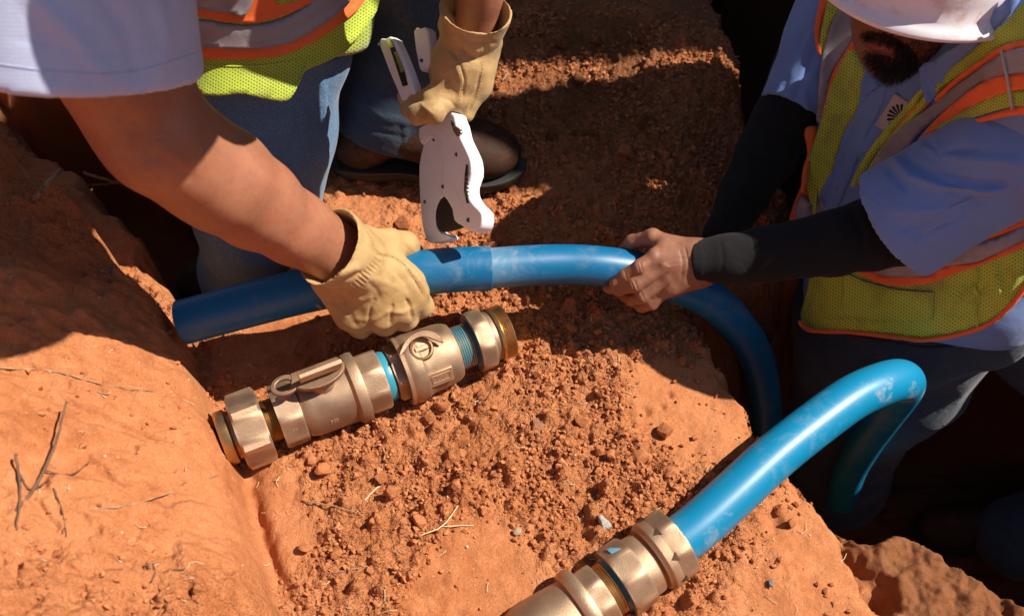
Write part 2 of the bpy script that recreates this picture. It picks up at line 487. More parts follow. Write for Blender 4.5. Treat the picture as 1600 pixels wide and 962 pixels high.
def axis(lo, hi, step, outs):
    a = list(np.arange(lo, hi, step)); x = hi; st = step
    while x < outs[1]: a.append(x); st *= 1.09; x += st
    a.append(outs[1]); x = lo; st = step; pre = []
    while x > outs[0]: st *= 1.09; x -= st; pre.append(max(x, outs[0]))
    return np.array(sorted(set(pre))+a)
XS = axis(-.62, .62, .0022, (-40, 40)); YS = axis(-.56, .80, .0023, (-40, 40))
def g2(pts, z=0.0): return [tuple(G(a, b, z)[:2]) for a, b in pts]
LB = [tuple(G(a, b, c)[:2]) for a, b, c in [(520, 1350, 0), (470, 1080, 0), (440, 962, 0), (400, 850, 0), (372, 740, 0), (345, 665, 0), (320, 590, .01), (302, 535, .04), (264, 465, .10), (232, 415, .15), (194, 368, .20), (132, 298, .25), (60, 235, .28), (-60, 130, .30), (-300, -40, .2)]]
PIT1 = g2([(118, 262), (190, 360), (262, 460), (312, 528), (380, 470), (440, 432), (500, 380), (505, 300), (470, 215), (330, 130), (120, 60), (-100, 60), (-60, 130)])
RB = g2([(1060, -400), (1080, -150), (1108, -20), (1140, 90), (1178, 200), (1238, 280), (1245, 345), (1160, 420), (1108, 462), (1120, 520), (1160, 598), (1205, 672), (1260, 735), (1318, 800), (1350, 850), (1388, 895), (1392, 922), (1430, 950), (1500, 985), (1700, 1100), (1900, 1250)])
LEDGE = g2([(1330, 835), (1372, 852), (1420, 848), (1480, 876), (1540, 905), (1620, 942), (1760, 1000), (1700, 1150), (1400, 1150), (1420, 960), (1385, 915)], -.085)
def sst(x, a, b): t = np.clip((x-a)/(b-a), 0, 1); return t*t*(3-2*t)
def gauss(X, Y, p, r, z=0): c = G(p[0], p[1], z); return np.exp(-((X-c[0])**2+(Y-c[1])**2)/r**2)
def terr0(X, Y):
    wx = X+.020*fbm2(X*9, Y*9, 3, 11)+.006*fbm2(X*45, Y*45, 3, 14); wy = Y+.020*fbm2(X*9, Y*9, 3, 12)+.006*fbm2(X*45, Y*45, 3, 15)
    z = .010*fbm2(X*4, Y*4, 3, 1)
    z = z+.05*gauss(X, Y, (1085, 110), .13)+.03*gauss(X, Y, (900, 60), .2)+.022*gauss(X, Y, (960, 470), .07)
    # left bank
    s = side(wx*.5+X*.5, wy*.5+Y*.5, LB)
    sp = np.clip(s, 0, None); st = 1+1.15*sst(Y, -.34, .0)
    up = .85*st*sp+(.080+.25*sst(Y, -.14, .10))*(1-np.exp(-sp/.009))
    up = np.where(up > .52, .52+(up-.52)*.30, up); up = np.minimum(up, .85)
    z = z+up-.011*np.exp(-((s+.009)/.011)**2)*np.clip(.7+1.3*fbm2(X*14, Y*14, 2, 71), 0, 2)
    z = z+np.where(s > 0, (.013*fbm2(X*9+3*z, Y*9, 4, 5)+.004*fbm2(X*34, Y*34, 3, 6)+.009*np.clip(np.abs(fbm2(X*10, Y*12, 4, 7)), 0, .3)/.3+.0028*fbm2(X*95, Y*95, 3, 72)*np.clip(.4+fbm2(X*7, Y*7, 2, 73), 0, 1.4))*sst(s, 0, .06), 0)
    # pit the left worker stands in
    pl = PIT1+[PIT1[0]]; d, _ = polydist(wx, wy, pl); ins = inpoly(wx, wy, PIT1); sd = np.where(ins, d, -d)
    dep = sst(sd, -.004, .05)
    z = z*(1-dep)-.42*dep
    # right pit
    sr = side(wx, wy, RB)
    wall = sst(sr, -.02, .05)*.16+sst(sr, .02, .20)*.74
    lt = sst(sr, -.16, 0)*.02
    z = z-wall-lt+np.where(sr > 0, .02*fbm2(X*22, Y*22, 3, 8), 0)
    # a lower shelf of soil at the pit edge
    ld, _ = polydist(wx, wy, LEDGE+[LEDGE[0]]); lm = sst(np.where(inpoly(wx, wy, LEDGE), ld, -ld), -.035, .012)
    z = np.where(sr > -.03, z*(1-lm)+np.maximum(z, -.085+.012*fbm2(X*16, Y*16, 3, 66)+.006*fbm2(X*60, Y*60, 3, 67))*lm, z)
    # far side of the trench, unseen crest shaped to cast shade, and land beyond
    xw = 1.24-.50*sst(Y, .16, .36); shade_crest = 1.30+1.75*sst(Y, .33, .43)-2.0*np.exp(-((Y-.585)/.060)**2)+.05*fbm2(X*6, Y*9, 3, 61)
    far = sst(X+.02*fbm2(X*8, Y*8, 3, 62), xw, xw+.16)*shade_crest
    z = z+far+np.where(sr > .1, sst(Y, .95, 1.25)*1.2, sst(Y, 1.1, 1.9)*.35)
    return z, s, sd, sr
XX, YY = np.meshgrid(XS, YS)
ZZ, S_L, S_P, S_R = terr0(XX, YY)
PX, PY, _ = proj(np.stack([XX.ravel(), YY.ravel(), ZZ.ravel()], 1)); PX = PX.reshape(XX.shape); PY = PY.reshape(XX.shape)
onbench = (S_L < .0) & (S_P < 0) & (S_R < .02)
# where the ground is loose and crumbly, and where it is hard-packed
loose = np.clip(.55+.75*fbm2(XX*6, YY*6, 3, 21), 0, 1)
for (p, r, a) in (((1060, 640), .085, -1.0), ((1130, 640), .07, -.9), ((720, 930), .07, -.7), ((470, 850), .04, -.3), ((400, 560), .06, -.2), ((860, 300), .10, -.5), ((1290, 850), .08, -.4),
                  ((950, 720), .12, .9), ((800, 640), .10, .6), ((900, 520), .10, .8), ((900, 130), .2, .8), ((600, 760), .1, .5), ((1130, 800), .07, .5)):
    loose = loose+a*gauss(XX, YY, p, r)
loose = np.clip(loose, 0, 1)*np.where(onbench, 1, np.where(S_L > 0, .62, .12))
rough = .0035*fbm2(XX*60, YY*60, 4, 31, .6)+.0022*(1-np.abs(fbm2(XX*110, YY*110, 3, 35)))**2
fine = (np.abs(XX) < .75) & (np.abs(YY) < .95)
ZZ = ZZ+rough*(.25+loose+.9*sst(S_L, 0, .03))*fine
# cracks and flakes in the hard skin of the bench edge and of the bank
cr = np.abs(fbm2(XX*18+.5*fbm2(XX*7, YY*7, 2, 40), YY*18, 3, 41)); ZZ = ZZ-.0022*np.exp(-(cr/.05)**2)*fine*(1-loose)*sst(fbm2(XX*5, YY*5, 2, 43), .1, .5)
# small crumbs pressed into the sheet
def splat(Z, n, r0, r1, seed, tall):
    g = np.random.default_rng(seed); x = g.uniform(-.62, .60, n); y = g.uniform(-.55, .79, n); r = r0+(r1-r0)*g.random(n)**2.5
    th = g.uniform(0, math.pi, n); ec = g.uniform(.6, 1, n); hh = g.uniform(.6, 1.1, n)*tall
    jx = np.searchsorted(XS, x); jy = np.searchsorted(YS, y)
    for i in range(n):
        if loose[jy[i], jx[i]]*1.2 < hh[i]/tall*.75: continue
        k = int(r[i]*1.2/.0022)+2; a = slice(max(jy[i]-k, 0), jy[i]+k); b = slice(max(jx[i]-k, 0), jx[i]+k)
        dx = XX[a, b]-x[i]; dy = YY[a, b]-y[i]; c, s_ = math.cos(th[i]), math.sin(th[i])
        u = (dx*c+dy*s_)/r[i]; v = (-dx*s_+dy*c)/(r[i]*ec[i]); q = 1-np.maximum(np.abs(u)*.6+np.abs(v)*.6, np.hypot(u, v))**3
        Z[a, b] += np.clip(q, 0, None)*r[i]*hh[i]
    return Z
ZZ = splat(ZZ, 9000, .0035, .013, 3, .75)
for px, py, r, dp in ((875, 585, .02, .006), (1168, 655, .006, .008), (1047, 612, .005, .008), (1010, 640, .006, .007), (1035, 632, .004, .006), (1115, 905, .007, .012), (1215, 800, .012, .012), (1020, 725, .012, .012), (690, 900, .01, .004)):
    ZZ = ZZ-dp*gauss(XX, YY, (px, py), r)
V = np.stack([XX.ravel(), YY.ravel(), ZZ.ravel()], 1)
ny, nx = XX.shape; ii = (np.arange(ny-1)[:, None]*nx+np.arange(nx-1)[None, :]).ravel()
Fq = np.stack([ii, ii+1, ii+nx+1, ii+nx], 1)
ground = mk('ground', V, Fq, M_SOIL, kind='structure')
damp_shade = np.clip(-.25*np.exp(-((S_R-.08)/.09)**2)*(YY < -.3)+.9*sst(S_R, -.01, .05)+.85*sst(S_P, 0, .04)+.55*sst(YY, .26, .46)*np.clip(.85+.6*fbm2(XX*8, YY*8, 3, 50), 0, 1)*(1-.85*sst(XX+.04*fbm2(XX*9, YY*9, 2, 52), .19, .25)*(YY < .58))+.7*sst(S_L, .18, .30)*sst(YY, .12, .3), 0, .95)  # damp and painted shade: pits and back soil darker, sunlit patch spared
for nm, arr in (('damp_shade', damp_shade), ('crumb', np.clip(loose, .05, 1))):
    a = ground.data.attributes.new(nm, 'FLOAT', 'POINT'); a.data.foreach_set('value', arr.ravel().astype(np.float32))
def ground_z(x, y):
    j = np.clip(np.searchsorted(XS, x)-1, 0, nx-2); i = np.clip(np.searchsorted(YS, y)-1, 0, ny-2)
    fx = (x-XS[j])/(XS[j+1]-XS[j]); fy = (y-YS[i])/(YS[i+1]-YS[i])
    return (ZZ[i, j]*(1-fx)+ZZ[i, j+1]*fx)*(1-fy)+(ZZ[i+1, j]*(1-fx)+ZZ[i+1, j+1]*fx)*fy
def on_ground(px, py):                # first ground point seen at this place of the view
    z = .3
    r = RIGHT*((px-800)/FPX)+UP*(-(py-481)/FPX)+FWD
    for t in np.arange(.5, 3.5, .003):
        q = CAM+r*t
        if q[2] < ground_z(q[0], q[1]): return q
    return q
# clods
import bmesh
def clod_mesh(name, seed, sub=2, rough=.28):
    bm = bmesh.new(); bmesh.ops.create_icosphere(bm, subdivisions=sub, radius=1)
    v = np.array([tuple(q.co) for q in bm.verts]); g = np.random.default_rng(seed)
    for _ in range(14):                 # chop flat facets
        n = g.normal(size=3); n /= np.linalg.norm(n); c = g.uniform(.42, .78); d = v@n; m = d > c; v[m] -= np.outer(d[m]-c, n)*.97
    v = v*(1+rough*noise3(v+seed*3.1, 1.6, seed)[:, None]*.6+.05*noise3(v, 5, seed)[:, None]); v *= g.uniform(.75, 1.15, 3)
    for q, c in zip(bm.verts, v): q.co = c
    me = bpy.data.meshes.new(name); bm.to_mesh(me); bm.free()
    for p in me.polygons: p.use_smooth = False
    return me, v
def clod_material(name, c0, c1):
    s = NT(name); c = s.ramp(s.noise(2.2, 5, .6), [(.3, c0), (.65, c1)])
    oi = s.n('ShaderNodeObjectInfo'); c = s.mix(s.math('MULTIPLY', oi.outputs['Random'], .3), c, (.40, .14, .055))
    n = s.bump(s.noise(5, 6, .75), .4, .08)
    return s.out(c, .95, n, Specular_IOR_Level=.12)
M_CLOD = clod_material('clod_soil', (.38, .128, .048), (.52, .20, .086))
M_CLODD = clod_material('dark_clod_soil', (.13, .05, .022), (.22, .085, .036))  # darker copy for clods on the dark-painted soil at the back
protos = []
for k in range(9):
    me, _ = clod_mesh('clod', 100+k); me.materials.append(M_CLOD); protos.append(me)
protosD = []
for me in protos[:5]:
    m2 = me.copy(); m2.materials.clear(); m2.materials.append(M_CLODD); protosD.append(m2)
g = np.random.default_rng(5); cnt = 0; tries = 0
placed = [(838, 662, .001)]
big = [(1040, 678, .016), (1000, 715, .017), (955, 715, .012), (935, 708, .011), (1010, 722, .014), (845, 790, .010), (872, 810, .010), (655, 818, .012), (692, 640, .013), (712, 760, .010), (505, 735, .013), (490, 725, .011),
       (640, 905, .008), (578, 893, .009), (1215, 800, .011), (1235, 820, .010), (632, 352, .015), (975, 245, .018), (1000, 195, .016), (905, 130, .017), (860, 215, .015), (820, 250, .014), (930, 330, .012), (880, 75, .016), (1040, 250, .013), (920, 215, .015), (880, 255, .014), (770, 640, .009), (670, 655, .008), (560, 705, .009)]
clods = []
for px, py, r in big: p = on_ground(px, py); clods.append((p[0], p[1], r))
while len(clods) < 285 and tries < 30000:
    tries += 1; x = g.uniform(-.5, .5); y = g.uniform(-.5, .78); j = np.searchsorted(XS, x); i = np.searchsorted(YS, y)
    if not onbench[i, j] or S_R[i, j] > -.01 or S_L[i, j] > -.012: continue
    if g.random() > loose[i, j]**1.5: continue
    r = .0042+.0075*g.random()**3+(.004*g.random() if y > .35 else 0)
    if any((x-a)**2+(y-b)**2 < (r+c)**2*.9 for a, b, c in clods): continue
    clods.append((x, y, r))
for x, y, r in clods:
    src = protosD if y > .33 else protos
    o = bpy.data.objects.new('clod', src[int(g.integers(len(src)))]); col.objects.link(o); o.parent = ground
    o.location = (x, y, ground_z(x, y)+r*.35); o.scale = (r*g.uniform(.85, 1.2), r*g.uniform(.8, 1.1), r*g.uniform(.7, .95)); o.rotation_euler = tuple(g.uniform(0, 6.28, 3))
# crumbs: thousands, one object
def crumbs(n, seed):
    g = np.random.default_rng(seed); bm = bmesh.new(); bmesh.ops.create_icosphere(bm, subdivisions=1, radius=1); base = np.array([tuple(v.co) for v in bm.verts]); f = np.array([[v.index for v in q.verts] for q in bm.faces]); bm.free()
    x = g.uniform(-.55, .55, n*4); y = g.uniform(-.52, .78, n*4); j = np.searchsorted(XS, x); i = np.searchsorted(YS, y)
    clump = np.clip(.5+1.1*fbm2(x*22, y*22, 2, 77), .02, 1)
    m = (onbench[i, j] | ((S_L[i, j] > .01) & (g.random(n*4) < .55))) & (S_P[i, j] < 0) & (S_R[i, j] < .01) & (g.random(n*4) < (loose[i, j]**1.3+.06)*clump); x, y = x[m][:n], y[m][:n]; n = len(x)
    r = .0009+.0036*g.random(n)**2.6; z = ground_z(x, y)+r*.45
    q = g.normal(size=(n, 4)); q /= np.linalg.norm(q, axis=1)[:, None]; a, b, c, d = q.T
    Rm = np.stack([1-2*(c*c+d*d), 2*(b*c-a*d), 2*(b*d+a*c), 2*(b*c+a*d), 1-2*(b*b+d*d), 2*(c*d-a*b), 2*(b*d-a*c), 2*(c*d+a*b), 1-2*(b*b+c*c)], 1).reshape(n, 3, 3)
    sh = base[None]*g.uniform(.5, 1.35, (n, 12, 1)); sh = sh*g.uniform(.7, 1.2, (n, 1, 3))
    Vc = np.einsum('nij,nkj->nki', Rm, sh)*r[:, None, None]+np.stack([x, y, z], 1)[:, None, :]
    Fc = f[None]+(np.arange(n)*12)[:, None, None]
    return Vc.reshape(-1, 3), Fc.reshape(-1, 3), n
def crumb_material():
    s = NT('crumb_soil'); c = s.ramp(s.noise(120, 2, .5), [(.35, (.29, .093, .035)), (.62, (.52, .21, .092))])
    c = s.mix(s.ramp(s.noise(11, 2, .5), [(.42, 0.0), (.7, .5)]), c, (.30, .09, .03))
    return s.out(c, .95, None, Specular_IOR_Level=.12)
Vc, Fc, _ = crumbs(26000, 9)
mk('soil_crumbs', Vc, Fc, crumb_material(), parent=ground, smooth=False, kind='stuff')
# ------------------------------------------------------------------ pipes and brass fittings
def brass_material(name, base, rough, cast=True, dark=(.16, .075, .035)):
    s = NT(name); c = s.ramp(s.noise(28, 5, .6), [(.3, tuple(v*.82 for v in base)), (.7, base)])
    c = s.mix(s.ramp(s.noise(9, 4, .6), [(.45, 0.0), (.72, .65)]), c, dark)
    c = s.mix(s.ramp(s.noise(60, 5, .7), [(.60, 0.0), (.74, .5)]), c, (.40, .15, .06))
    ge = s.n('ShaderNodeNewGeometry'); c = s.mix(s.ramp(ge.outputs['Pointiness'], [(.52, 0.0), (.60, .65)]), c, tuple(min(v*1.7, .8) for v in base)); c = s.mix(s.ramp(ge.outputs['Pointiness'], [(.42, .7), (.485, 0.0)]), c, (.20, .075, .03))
    n = s.bump(s.noise(750 if cast else 90, 3, .6), .35 if cast else .1, .0012)
    r = s.ramp(s.noise(40, 4), [(.3, rough), (.7, min(rough+.2, 1))])
    return s.out(c, r, n, Metallic=.85 if cast else .95)
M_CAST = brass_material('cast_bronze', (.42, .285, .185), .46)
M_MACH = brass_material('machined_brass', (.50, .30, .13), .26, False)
M_PASTE = NT('blue_thread_sealant').out((.03, .24, .33), .4)
def hexn(th): return 1
def threads(o, x, y, z, s0, s1, r, pitch=.0022, dep=.0011):
    prof = []; s = s0
    while s < s1-pitch*.5: prof += [(s, r-dep), (s+pitch*.5, r)]; s += pitch
    prof += [(s1, r-dep)]
    return lathe(o, x, y, z, prof, 64)
def mark(name, pieces, mat, parent): V, F = joinm(pieces); return mk(name, V, F, mat, parent, smooth=False)
def box(c, ax, h):                     # oriented box
    V = [np.array(c)+ax[0]*h[0]*i+ax[1]*h[1]*j+ax[2]*h[2]*k for i in (-1, 1) for j in (-1, 1) for k in (-1, 1)]
    return np.array(V), [(0, 1, 3, 2), (4, 6, 7, 5), (0, 4, 5, 1), (2, 3, 7, 6), (0, 2, 6, 4), (1, 5, 7, 3)]
def text_mesh(txt, size, o, ux, uy, parent, mat, name, depth=.0006):
    cu = bpy.data.curves.new('t', 'FONT'); cu.body = txt; cu.size = size; cu.extrude = depth; cu.align_x = 'CENTER'; cu.align_y = 'CENTER'
    ob = bpy.data.objects.new('t', cu); col.objects.link(ob); dg = bpy.context.evaluated_depsgraph_get(); me = bpy.data.meshes.new_from_object(ob.evaluated_get(dg))
    v = np.array([tuple(q.co) for q in me.vertices]); f = [tuple(p.vertices) for p in me.polygons]; bpy.data.objects.remove(ob)
    uz = np.cross(ux, uy); W = np.array(o)+v[:, :1]*ux+v[:, 1:2]*uy+v[:, 2:3]*uz
    return mk(name, W, f, mat, parent, smooth=False)

# the assembled pair of valves lying on the bench
A = G(352, 684, .046); B = G(788, 517, .046)
o, x, y, z, L = frame(A, B)            # z along the valves, y is up-ish
if y[2] < 0: y = -y; x = -x
va = thing('ball_valve_assembly', 'two tarnished bronze ball valves threaded end to end, lying on the red soil', 'valve', (float(A[0]), float(A[1]), float(ground_z(A[0], A[1]))))
k = L
def S(px): return (px-352)/436*L       # place along the axis, read from the picture
def add(name, V, F, m=M_CAST, sm=True, bv=0, par=None, **kw):
    q = mk(name, V, F, m, par or va, smooth=sm, **kw)
    if sm: smooth_by_angle(q)
    if bv: bevel(q, bv)
    return q
def smooth_by_angle(q, ang=38):
    me = q.data; bm = bmesh.new(); bm.from_mesh(me); lim = math.radians(ang)
    for e in bm.edges:
        if len(e.link_faces) == 2: e.smooth = e.calc_face_angle(0) < lim
    bm.to_mesh(me); bm.free()
r = .001
add('end_ring', *lathe(o, x, y, z, [(S(346), .026), (S(346), .033), (S(350), .0345), (S(360), .0345), (S(363), .031), (S(372), .031), (S(372), .026)], 64, closed=True), m=M_MACH)
add('coupling_nut', *hexprism(o, x, y, z, S(368), S(411), .0485, .003, 6, .60))
add('threaded_neck', *threads(o, x, y, z, S(409), S(432), .0275), m=M_MACH)
add('hex_end', *hexprism(o, x, y, z, S(428), S(462), .0415, .003, 8, .0))
body = [(S(456), .030), (S(460), .034), (S(467), .0375), (S(478), .0395), (S(520), .0405), (S(536), .041), (S(541), .0455), (S(551), .0465), (S(556), .0455), (S(558), .036), (S(558), .03)]
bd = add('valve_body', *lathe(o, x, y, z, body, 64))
add('hex_end', *hexprism(o, x, y, z, S(556), S(589), .0410, .003, 8, .3))
add('sealant_band', *lathe(o, x, y, z, [(S(588), .024), (S(588), .0325), (S(594), .0335), (S(600), .032), (S(600), .024)], 48, closed=True), m=M_PASTE)
add('threaded_neck', *threads(o, x, y, z, S(586), S(606), .0295), m=M_MACH)
add('hex_end', *hexprism(o, x, y, z, S(603), S(624), .0375, .003, 6, .5))
body2 = [(S(620), .030), (S(621), .0445), (S(626), .0470), (S(634), .0480), (S(644), .0475), (S(648), .0440), (S(656), .0425), (S(684), .0415), (S(694), .040), (S(699), .0385), (S(704), .036), (S(706), .028)]
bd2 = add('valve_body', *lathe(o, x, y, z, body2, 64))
add('cap_rim', *lathe(o, x, y, z, [(S(617), .0405), (S(617), .0465), (S(622), .0472), (S(622), .0405)], 64, closed=True))
add('threaded_neck', *threads(o, x, y, z, S(702), S(732), .0292, .0030, .0013), m=M_MACH)
paste = []
for i in range(7):
    s0 = S(704)+i*.0030+.0006; a0 = -1.9+.25*math.sin(i*2.1); a1 = .9+.4*math.cos(i*1.7)
    pts = [o+z*s0+(.0285)*(x*math.cos(t)+y*math.sin(t)) for t in np.linspace(math.pi/2+a0*-1, math.pi/2-a1-1.2, 26)]
    paste.append(tube(pts, .00085, 6))
add('sealant_band', *joinm(paste), m=M_PASTE)
add('sealant_band', *lathe(o, x, y, z, [(S(729), .026), (S(729), .0318), (S(735), .0326), (S(735), .026)], 48, closed=True), m=NT('dark_sealant').out((.012, .09, .14), .3))
add('hex_nut', *hexprism(o, x, y, z, S(734), S(757), .0425, .003, 8, .1))
add('collar', *lathe(o, x, y, z, [(S(756), .024), (S(756), .0375), (S(760), .0372), (S(762), .034), (S(772), .0335), (S(772), .024)], 64, closed=True))
add('threaded_ring', *joinm([lathe(o, x, y, z, [(S(770), .024), (S(770), .0365), (S(774), .0375), (S(775), .0355), (S(776), .024)], 64, closed=True), threads(o, x, y, z, S(775), S(792), .0365, .0024, .001)]), m=M_MACH)
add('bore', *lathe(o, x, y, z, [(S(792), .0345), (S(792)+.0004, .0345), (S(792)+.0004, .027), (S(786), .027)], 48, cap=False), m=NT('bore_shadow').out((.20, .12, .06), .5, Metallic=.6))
# ribs on the first body
rib = []
for s0 in (S(470), S(528)): rib.append(lathe(o, x, y, z, [(s0-.0022, .037), (s0-.0012, .0425), (s0+.0012, .0425), (s0+.0022, .037)], 64, closed=True))
# tee handle of the first valve: a stem, an oval lever plate with an eye, and an upright lug
up = np.array([0, 0, 1.0]); az = z-up*(z@up); az /= np.linalg.norm(az); ax_ = np.cross(up, az)
def plate(poly, o_, ux, uy, uz, t):
    n = len(poly); V = [o_+ux*a+uy*b+uz*t/2 for a, b in poly]+[o_+ux*a+uy*b-uz*t/2 for a, b in poly]
    F = [tuple(range(n)), tuple(range(2*n-1, n-1, -1))]+[(i, i+n, (i+1) % n+n, (i+1) % n) for i in range(n)]
    return np.array(V), F
def ringplate(outer, inner, o_, ux, uy, uz, t):   # outline with a hole, both lists the same length
    n = len(outer); V = []
    for lst in (outer, inner):
        for s_ in (1, -1): V += [o_+ux*a+uy*b+uz*t/2*s_ for a, b in lst]
    F = []
    for i in range(n):
        j = (i+1) % n
        F += [(i, j, 2*n+j, 2*n+i), (n+j, n+i, 3*n+i, 3*n+j), (i, n+i, n+j, j), (2*n+j, 3*n+j, 3*n+i, 2*n+i)]
    return np.array(V), F
hc = o+z*S(503)+up*.040-ax_*0
st, sf = lathe(hc-up*.006, az, ax_, up, [(0, .017), (.010, .0165), (.014, .0125), (.022, .012)], 32)
add('stem_boss', st, sf)
hs = -1 if ax_[1] > 0 else 1
ey = hc+up*.019-az*.001
n = 40
out_, inn_ = [], []
for i in range(n):
    th = 2*math.pi*i/n; out_.append((-.043+.0175*math.cos(th), .0145*math.sin(th))); inn_.append((-.044+.0100*math.cos(th), .0085*math.sin(th)))
upL = up*.93+ax_*hs*.36; tilt = up*.97+ax_*hs*.1; tilt /= np.linalg.norm(tilt); HS = 1.3
add('lever_eye', *ringplate(out_, inn_, ey, az, ax_*hs, tilt, .0055), bv=.0012)
lug = [(-.032, -.012), (.027, -.012)]+[(.034*math.cos(t)+-.002, .022*math.sin(t)) for t in np.linspace(.0, math.pi, 18)]+[(-.034, .0)]
add('lever_wing', *plate(lug, ey, az, ax_*hs, tilt, .007), bv=.0015)
add('lever_lug', *plate([(-.025, -.004), (.026, -.004), (.0275, .030), (-.0255, .028)], ey+ax_*hs*.004, az, upL, np.cross(az, upL), .006), bv=.001)
# boss, sight eye and flag of the second valve
h2 = o+z*S(650)+up*.038-ax_*hs*(-.008)
dr = up*.93+ax_*hs*.36; dr /= np.linalg.norm(dr); e1 = np.cross(dr, az); e1 /= np.linalg.norm(e1); e2 = np.cross(e1, dr)
add('stem_boss', *lathe(h2-dr*.006, e1, e2, dr, [(0, .0165), (.008, .0160), (.0125, .0155), (.0160, .0145), (.0165, .0125), (.0135, .0110), (.0115, .0105), (.0115, .001)], 40))
add('stem_slot', *box(h2+dr*.0075, (e2, e1, dr), (.0085, .0028, .0032)), bv=.0008)
sh = [(-.030, .0), (-.020, .012), (-.008, .0185), (.006, .0195), (.018, .0150), (.026, .006), (.028, -.004), (.021, .001), (.012, .009), (.002, .0130), (-.010, .0110), (-.020, .004)]
add('stop_collar', *plate(roundpoly([(a, b) for a, b in sh], 4), h2+dr*.0125, az, -ax_*hs*.8+up*.6, dr, .003), bv=.0008)
# cast pads and letters
pd = o+z*S(655)+ax_*hs*.036-up*.019; pn = ax_*hs*.80-up*.35; pn = (CAM-(o+z*S(655))); pn -= z*(pn@z); pn /= np.linalg.norm(pn); th = math.radians(-58)
def radial(ang):                      # direction round the axis: 0 = toward the lens, negative = down the near side
    q = np.cross(z, pn); q = q if q[2] > 0 else -q
    return pn*math.cos(ang)+q*math.sin(ang), q*math.cos(ang)-pn*math.sin(ang)
for s_, ang, w_, h_, txt, rr in ((664, -.62, .0165, .0105, '200', .0425),):
    rn, tn = radial(ang); c = o+z*S(s_)+rn*rr
    add('cast_pad', *box(c-rn*.001, (z, tn, rn), (w_, h_, .0035)), bv=.0012)
    add('pad_frame', *ringplate([(-.0125, -.0055), (.0125, -.0055), (.0125, .0055), (-.0125, .0055)], [(-.0115, -.0045), (.0115, -.0045), (.0115, .0045), (-.0115, .0045)], c+rn*.0028, z, tn, rn, .001))
    text_mesh('200', .0085, c+rn*.0026, z, tn, va, M_CAST, 'cast_letters')
for s_, ang, txt, rr in ((575, -.55, 'H', .0372), (445, -.55, 'H', .0378), (500, -.80, 'FORD', .0402), (745, .75, '2 IN', .0385)):
    rn, tn = radial(ang); text_mesh(txt if txt != 'FORD' else '300', .009 if len(txt) < 2 else .007, o+z*S(s_)+rn*rr, z, tn, va, M_CAST, 'cast_letters')

# middle pipe: wide sleeve held by the glove, thinner pipe curving down into the pit
def pipe_material(name, base, dust):
    s = NT(name); c = s.ramp(s.noise(3, 3), [(.3, tuple(v*.88 for v in base)), (.7, base)])
    d1 = s.noise(22, 6, .7, .8, (1, 1, 1)); d2 = s.noise(60, 4, .7, 0, (.25, 1.6, 1))
    d = s.math('MULTIPLY', s.ramp(d1, [(.52, 0.0), (.62, 1.0)]), s.ramp(d2, [(.35, .25), (.65, 1.0)]))
    at = s.n('ShaderNodeAttribute', attribute_name='dust')
    d = s.math('MULTIPLY', s.math('MULTIPLY', d, at.outputs['Fac']), dust)
    gz = s.n('ShaderNodeAttribute', attribute_name='lit_graze'); c = s.mix(s.math('MULTIPLY', gz.outputs['Fac'], .38), c, (.22, .36, .44))  # pale tint: scuffing and a lit patch painted by the joint
    c = s.mix(d, c, (.42, .36, .33))
    rr = s.mix(d, (.40,)*3, (.88,)*3); n = s.bump(s.noise(35, 4), .06, .002)
    n = s.bump(s.noise(300, 3, .7, 0, (.1, 1, 1)), .04, .0006, n)
    return s.out(c, rr, n)
M_PIPE = pipe_material('blue_polyethylene', (.002, .120, .27), .6)
M_PIPE2 = pipe_material('bright_blue_polyethylene', (.002, .195, .37), .8)
def dustattr(ob, fn):
    me = ob.data; v = np.zeros(len(me.vertices)*3); me.vertices.foreach_get('co', v); v = v.reshape(-1, 3)+np.array(root_loc(ob.parent))
    px, py, _ = proj(v)
    if ob.name == 'inner_pipe': a = me.attributes.new('lit_graze', 'FLOAT', 'POINT'); a.data.foreach_set('value', np.clip(1-(px-764)/70, 0, 1).astype(np.float32))
    a = me.attributes.new('dust', 'FLOAT', 'POINT'); a.data.foreach_set('value', np.clip(fn(px, py), 0, 1).astype(np.float32))
def pp(lst): return [P(a, b, d) for a, b, d in lst]
mp = [(283, 504, 1.262), (380, 478, 1.262), (480, 453, 1.262), (560, 438, 1.262), (640, 428, 1.264), (700, 422, 1.268), (766, 419, 1.275)]
mp2 = [(740, 420, 1.272), (766, 419, 1.276), (820, 415, 1.285), (880, 413, 1.295), (940, 416, 1.302), (1000, 425, 1.315), (1060, 444, 1.34), (1110, 468, 1.37), (1150, 505, 1.42), (1178, 550, 1.49), (1192, 600, 1.58), (1198, 660, 1.70), (1196, 730, 1.85), (1185, 800, 2.0)]
c1 = smoothline(pp(mp), 8); c2 = smoothline(pp(mp2), 8)
bp = thing('water_pipe', 'dark blue plastic pipe gripped by the glove and bare hand, curving down into the pit', 'pipe', G(500, 500))
def pipe_profile(c, r, thick=.005):    # open pipe with a wall
    V, F = tube(c, r, 40, cap=False); Vi, Fi = tube(c, r-thick, 40, cap=False); n = len(V); m = len(c)
    F2 = [f[::-1] for f in Fi]; F2 = [tuple(i+n for i in f) for f in F2]
    R_ = [(k, n+k, n+(k+1) % 40, (k+1) % 40) for k in range(40)]; e = (m-1)*40
    R2 = [(e+(k+1) % 40, n+e+(k+1) % 40, n+e+k, e+k) for k in range(40)]
    return np.vstack([V, Vi]), F+F2+R_+R2
V, F = pipe_profile(c1, .0288); q = mk('outer_pipe', V, F, M_PIPE, bp, label='thicker dark blue pipe length with a square-cut end'); smooth_by_angle(q, 50); bevel(q, .0012); dustattr(q, lambda a, b: .12+.4*sst(a, 690, 740))
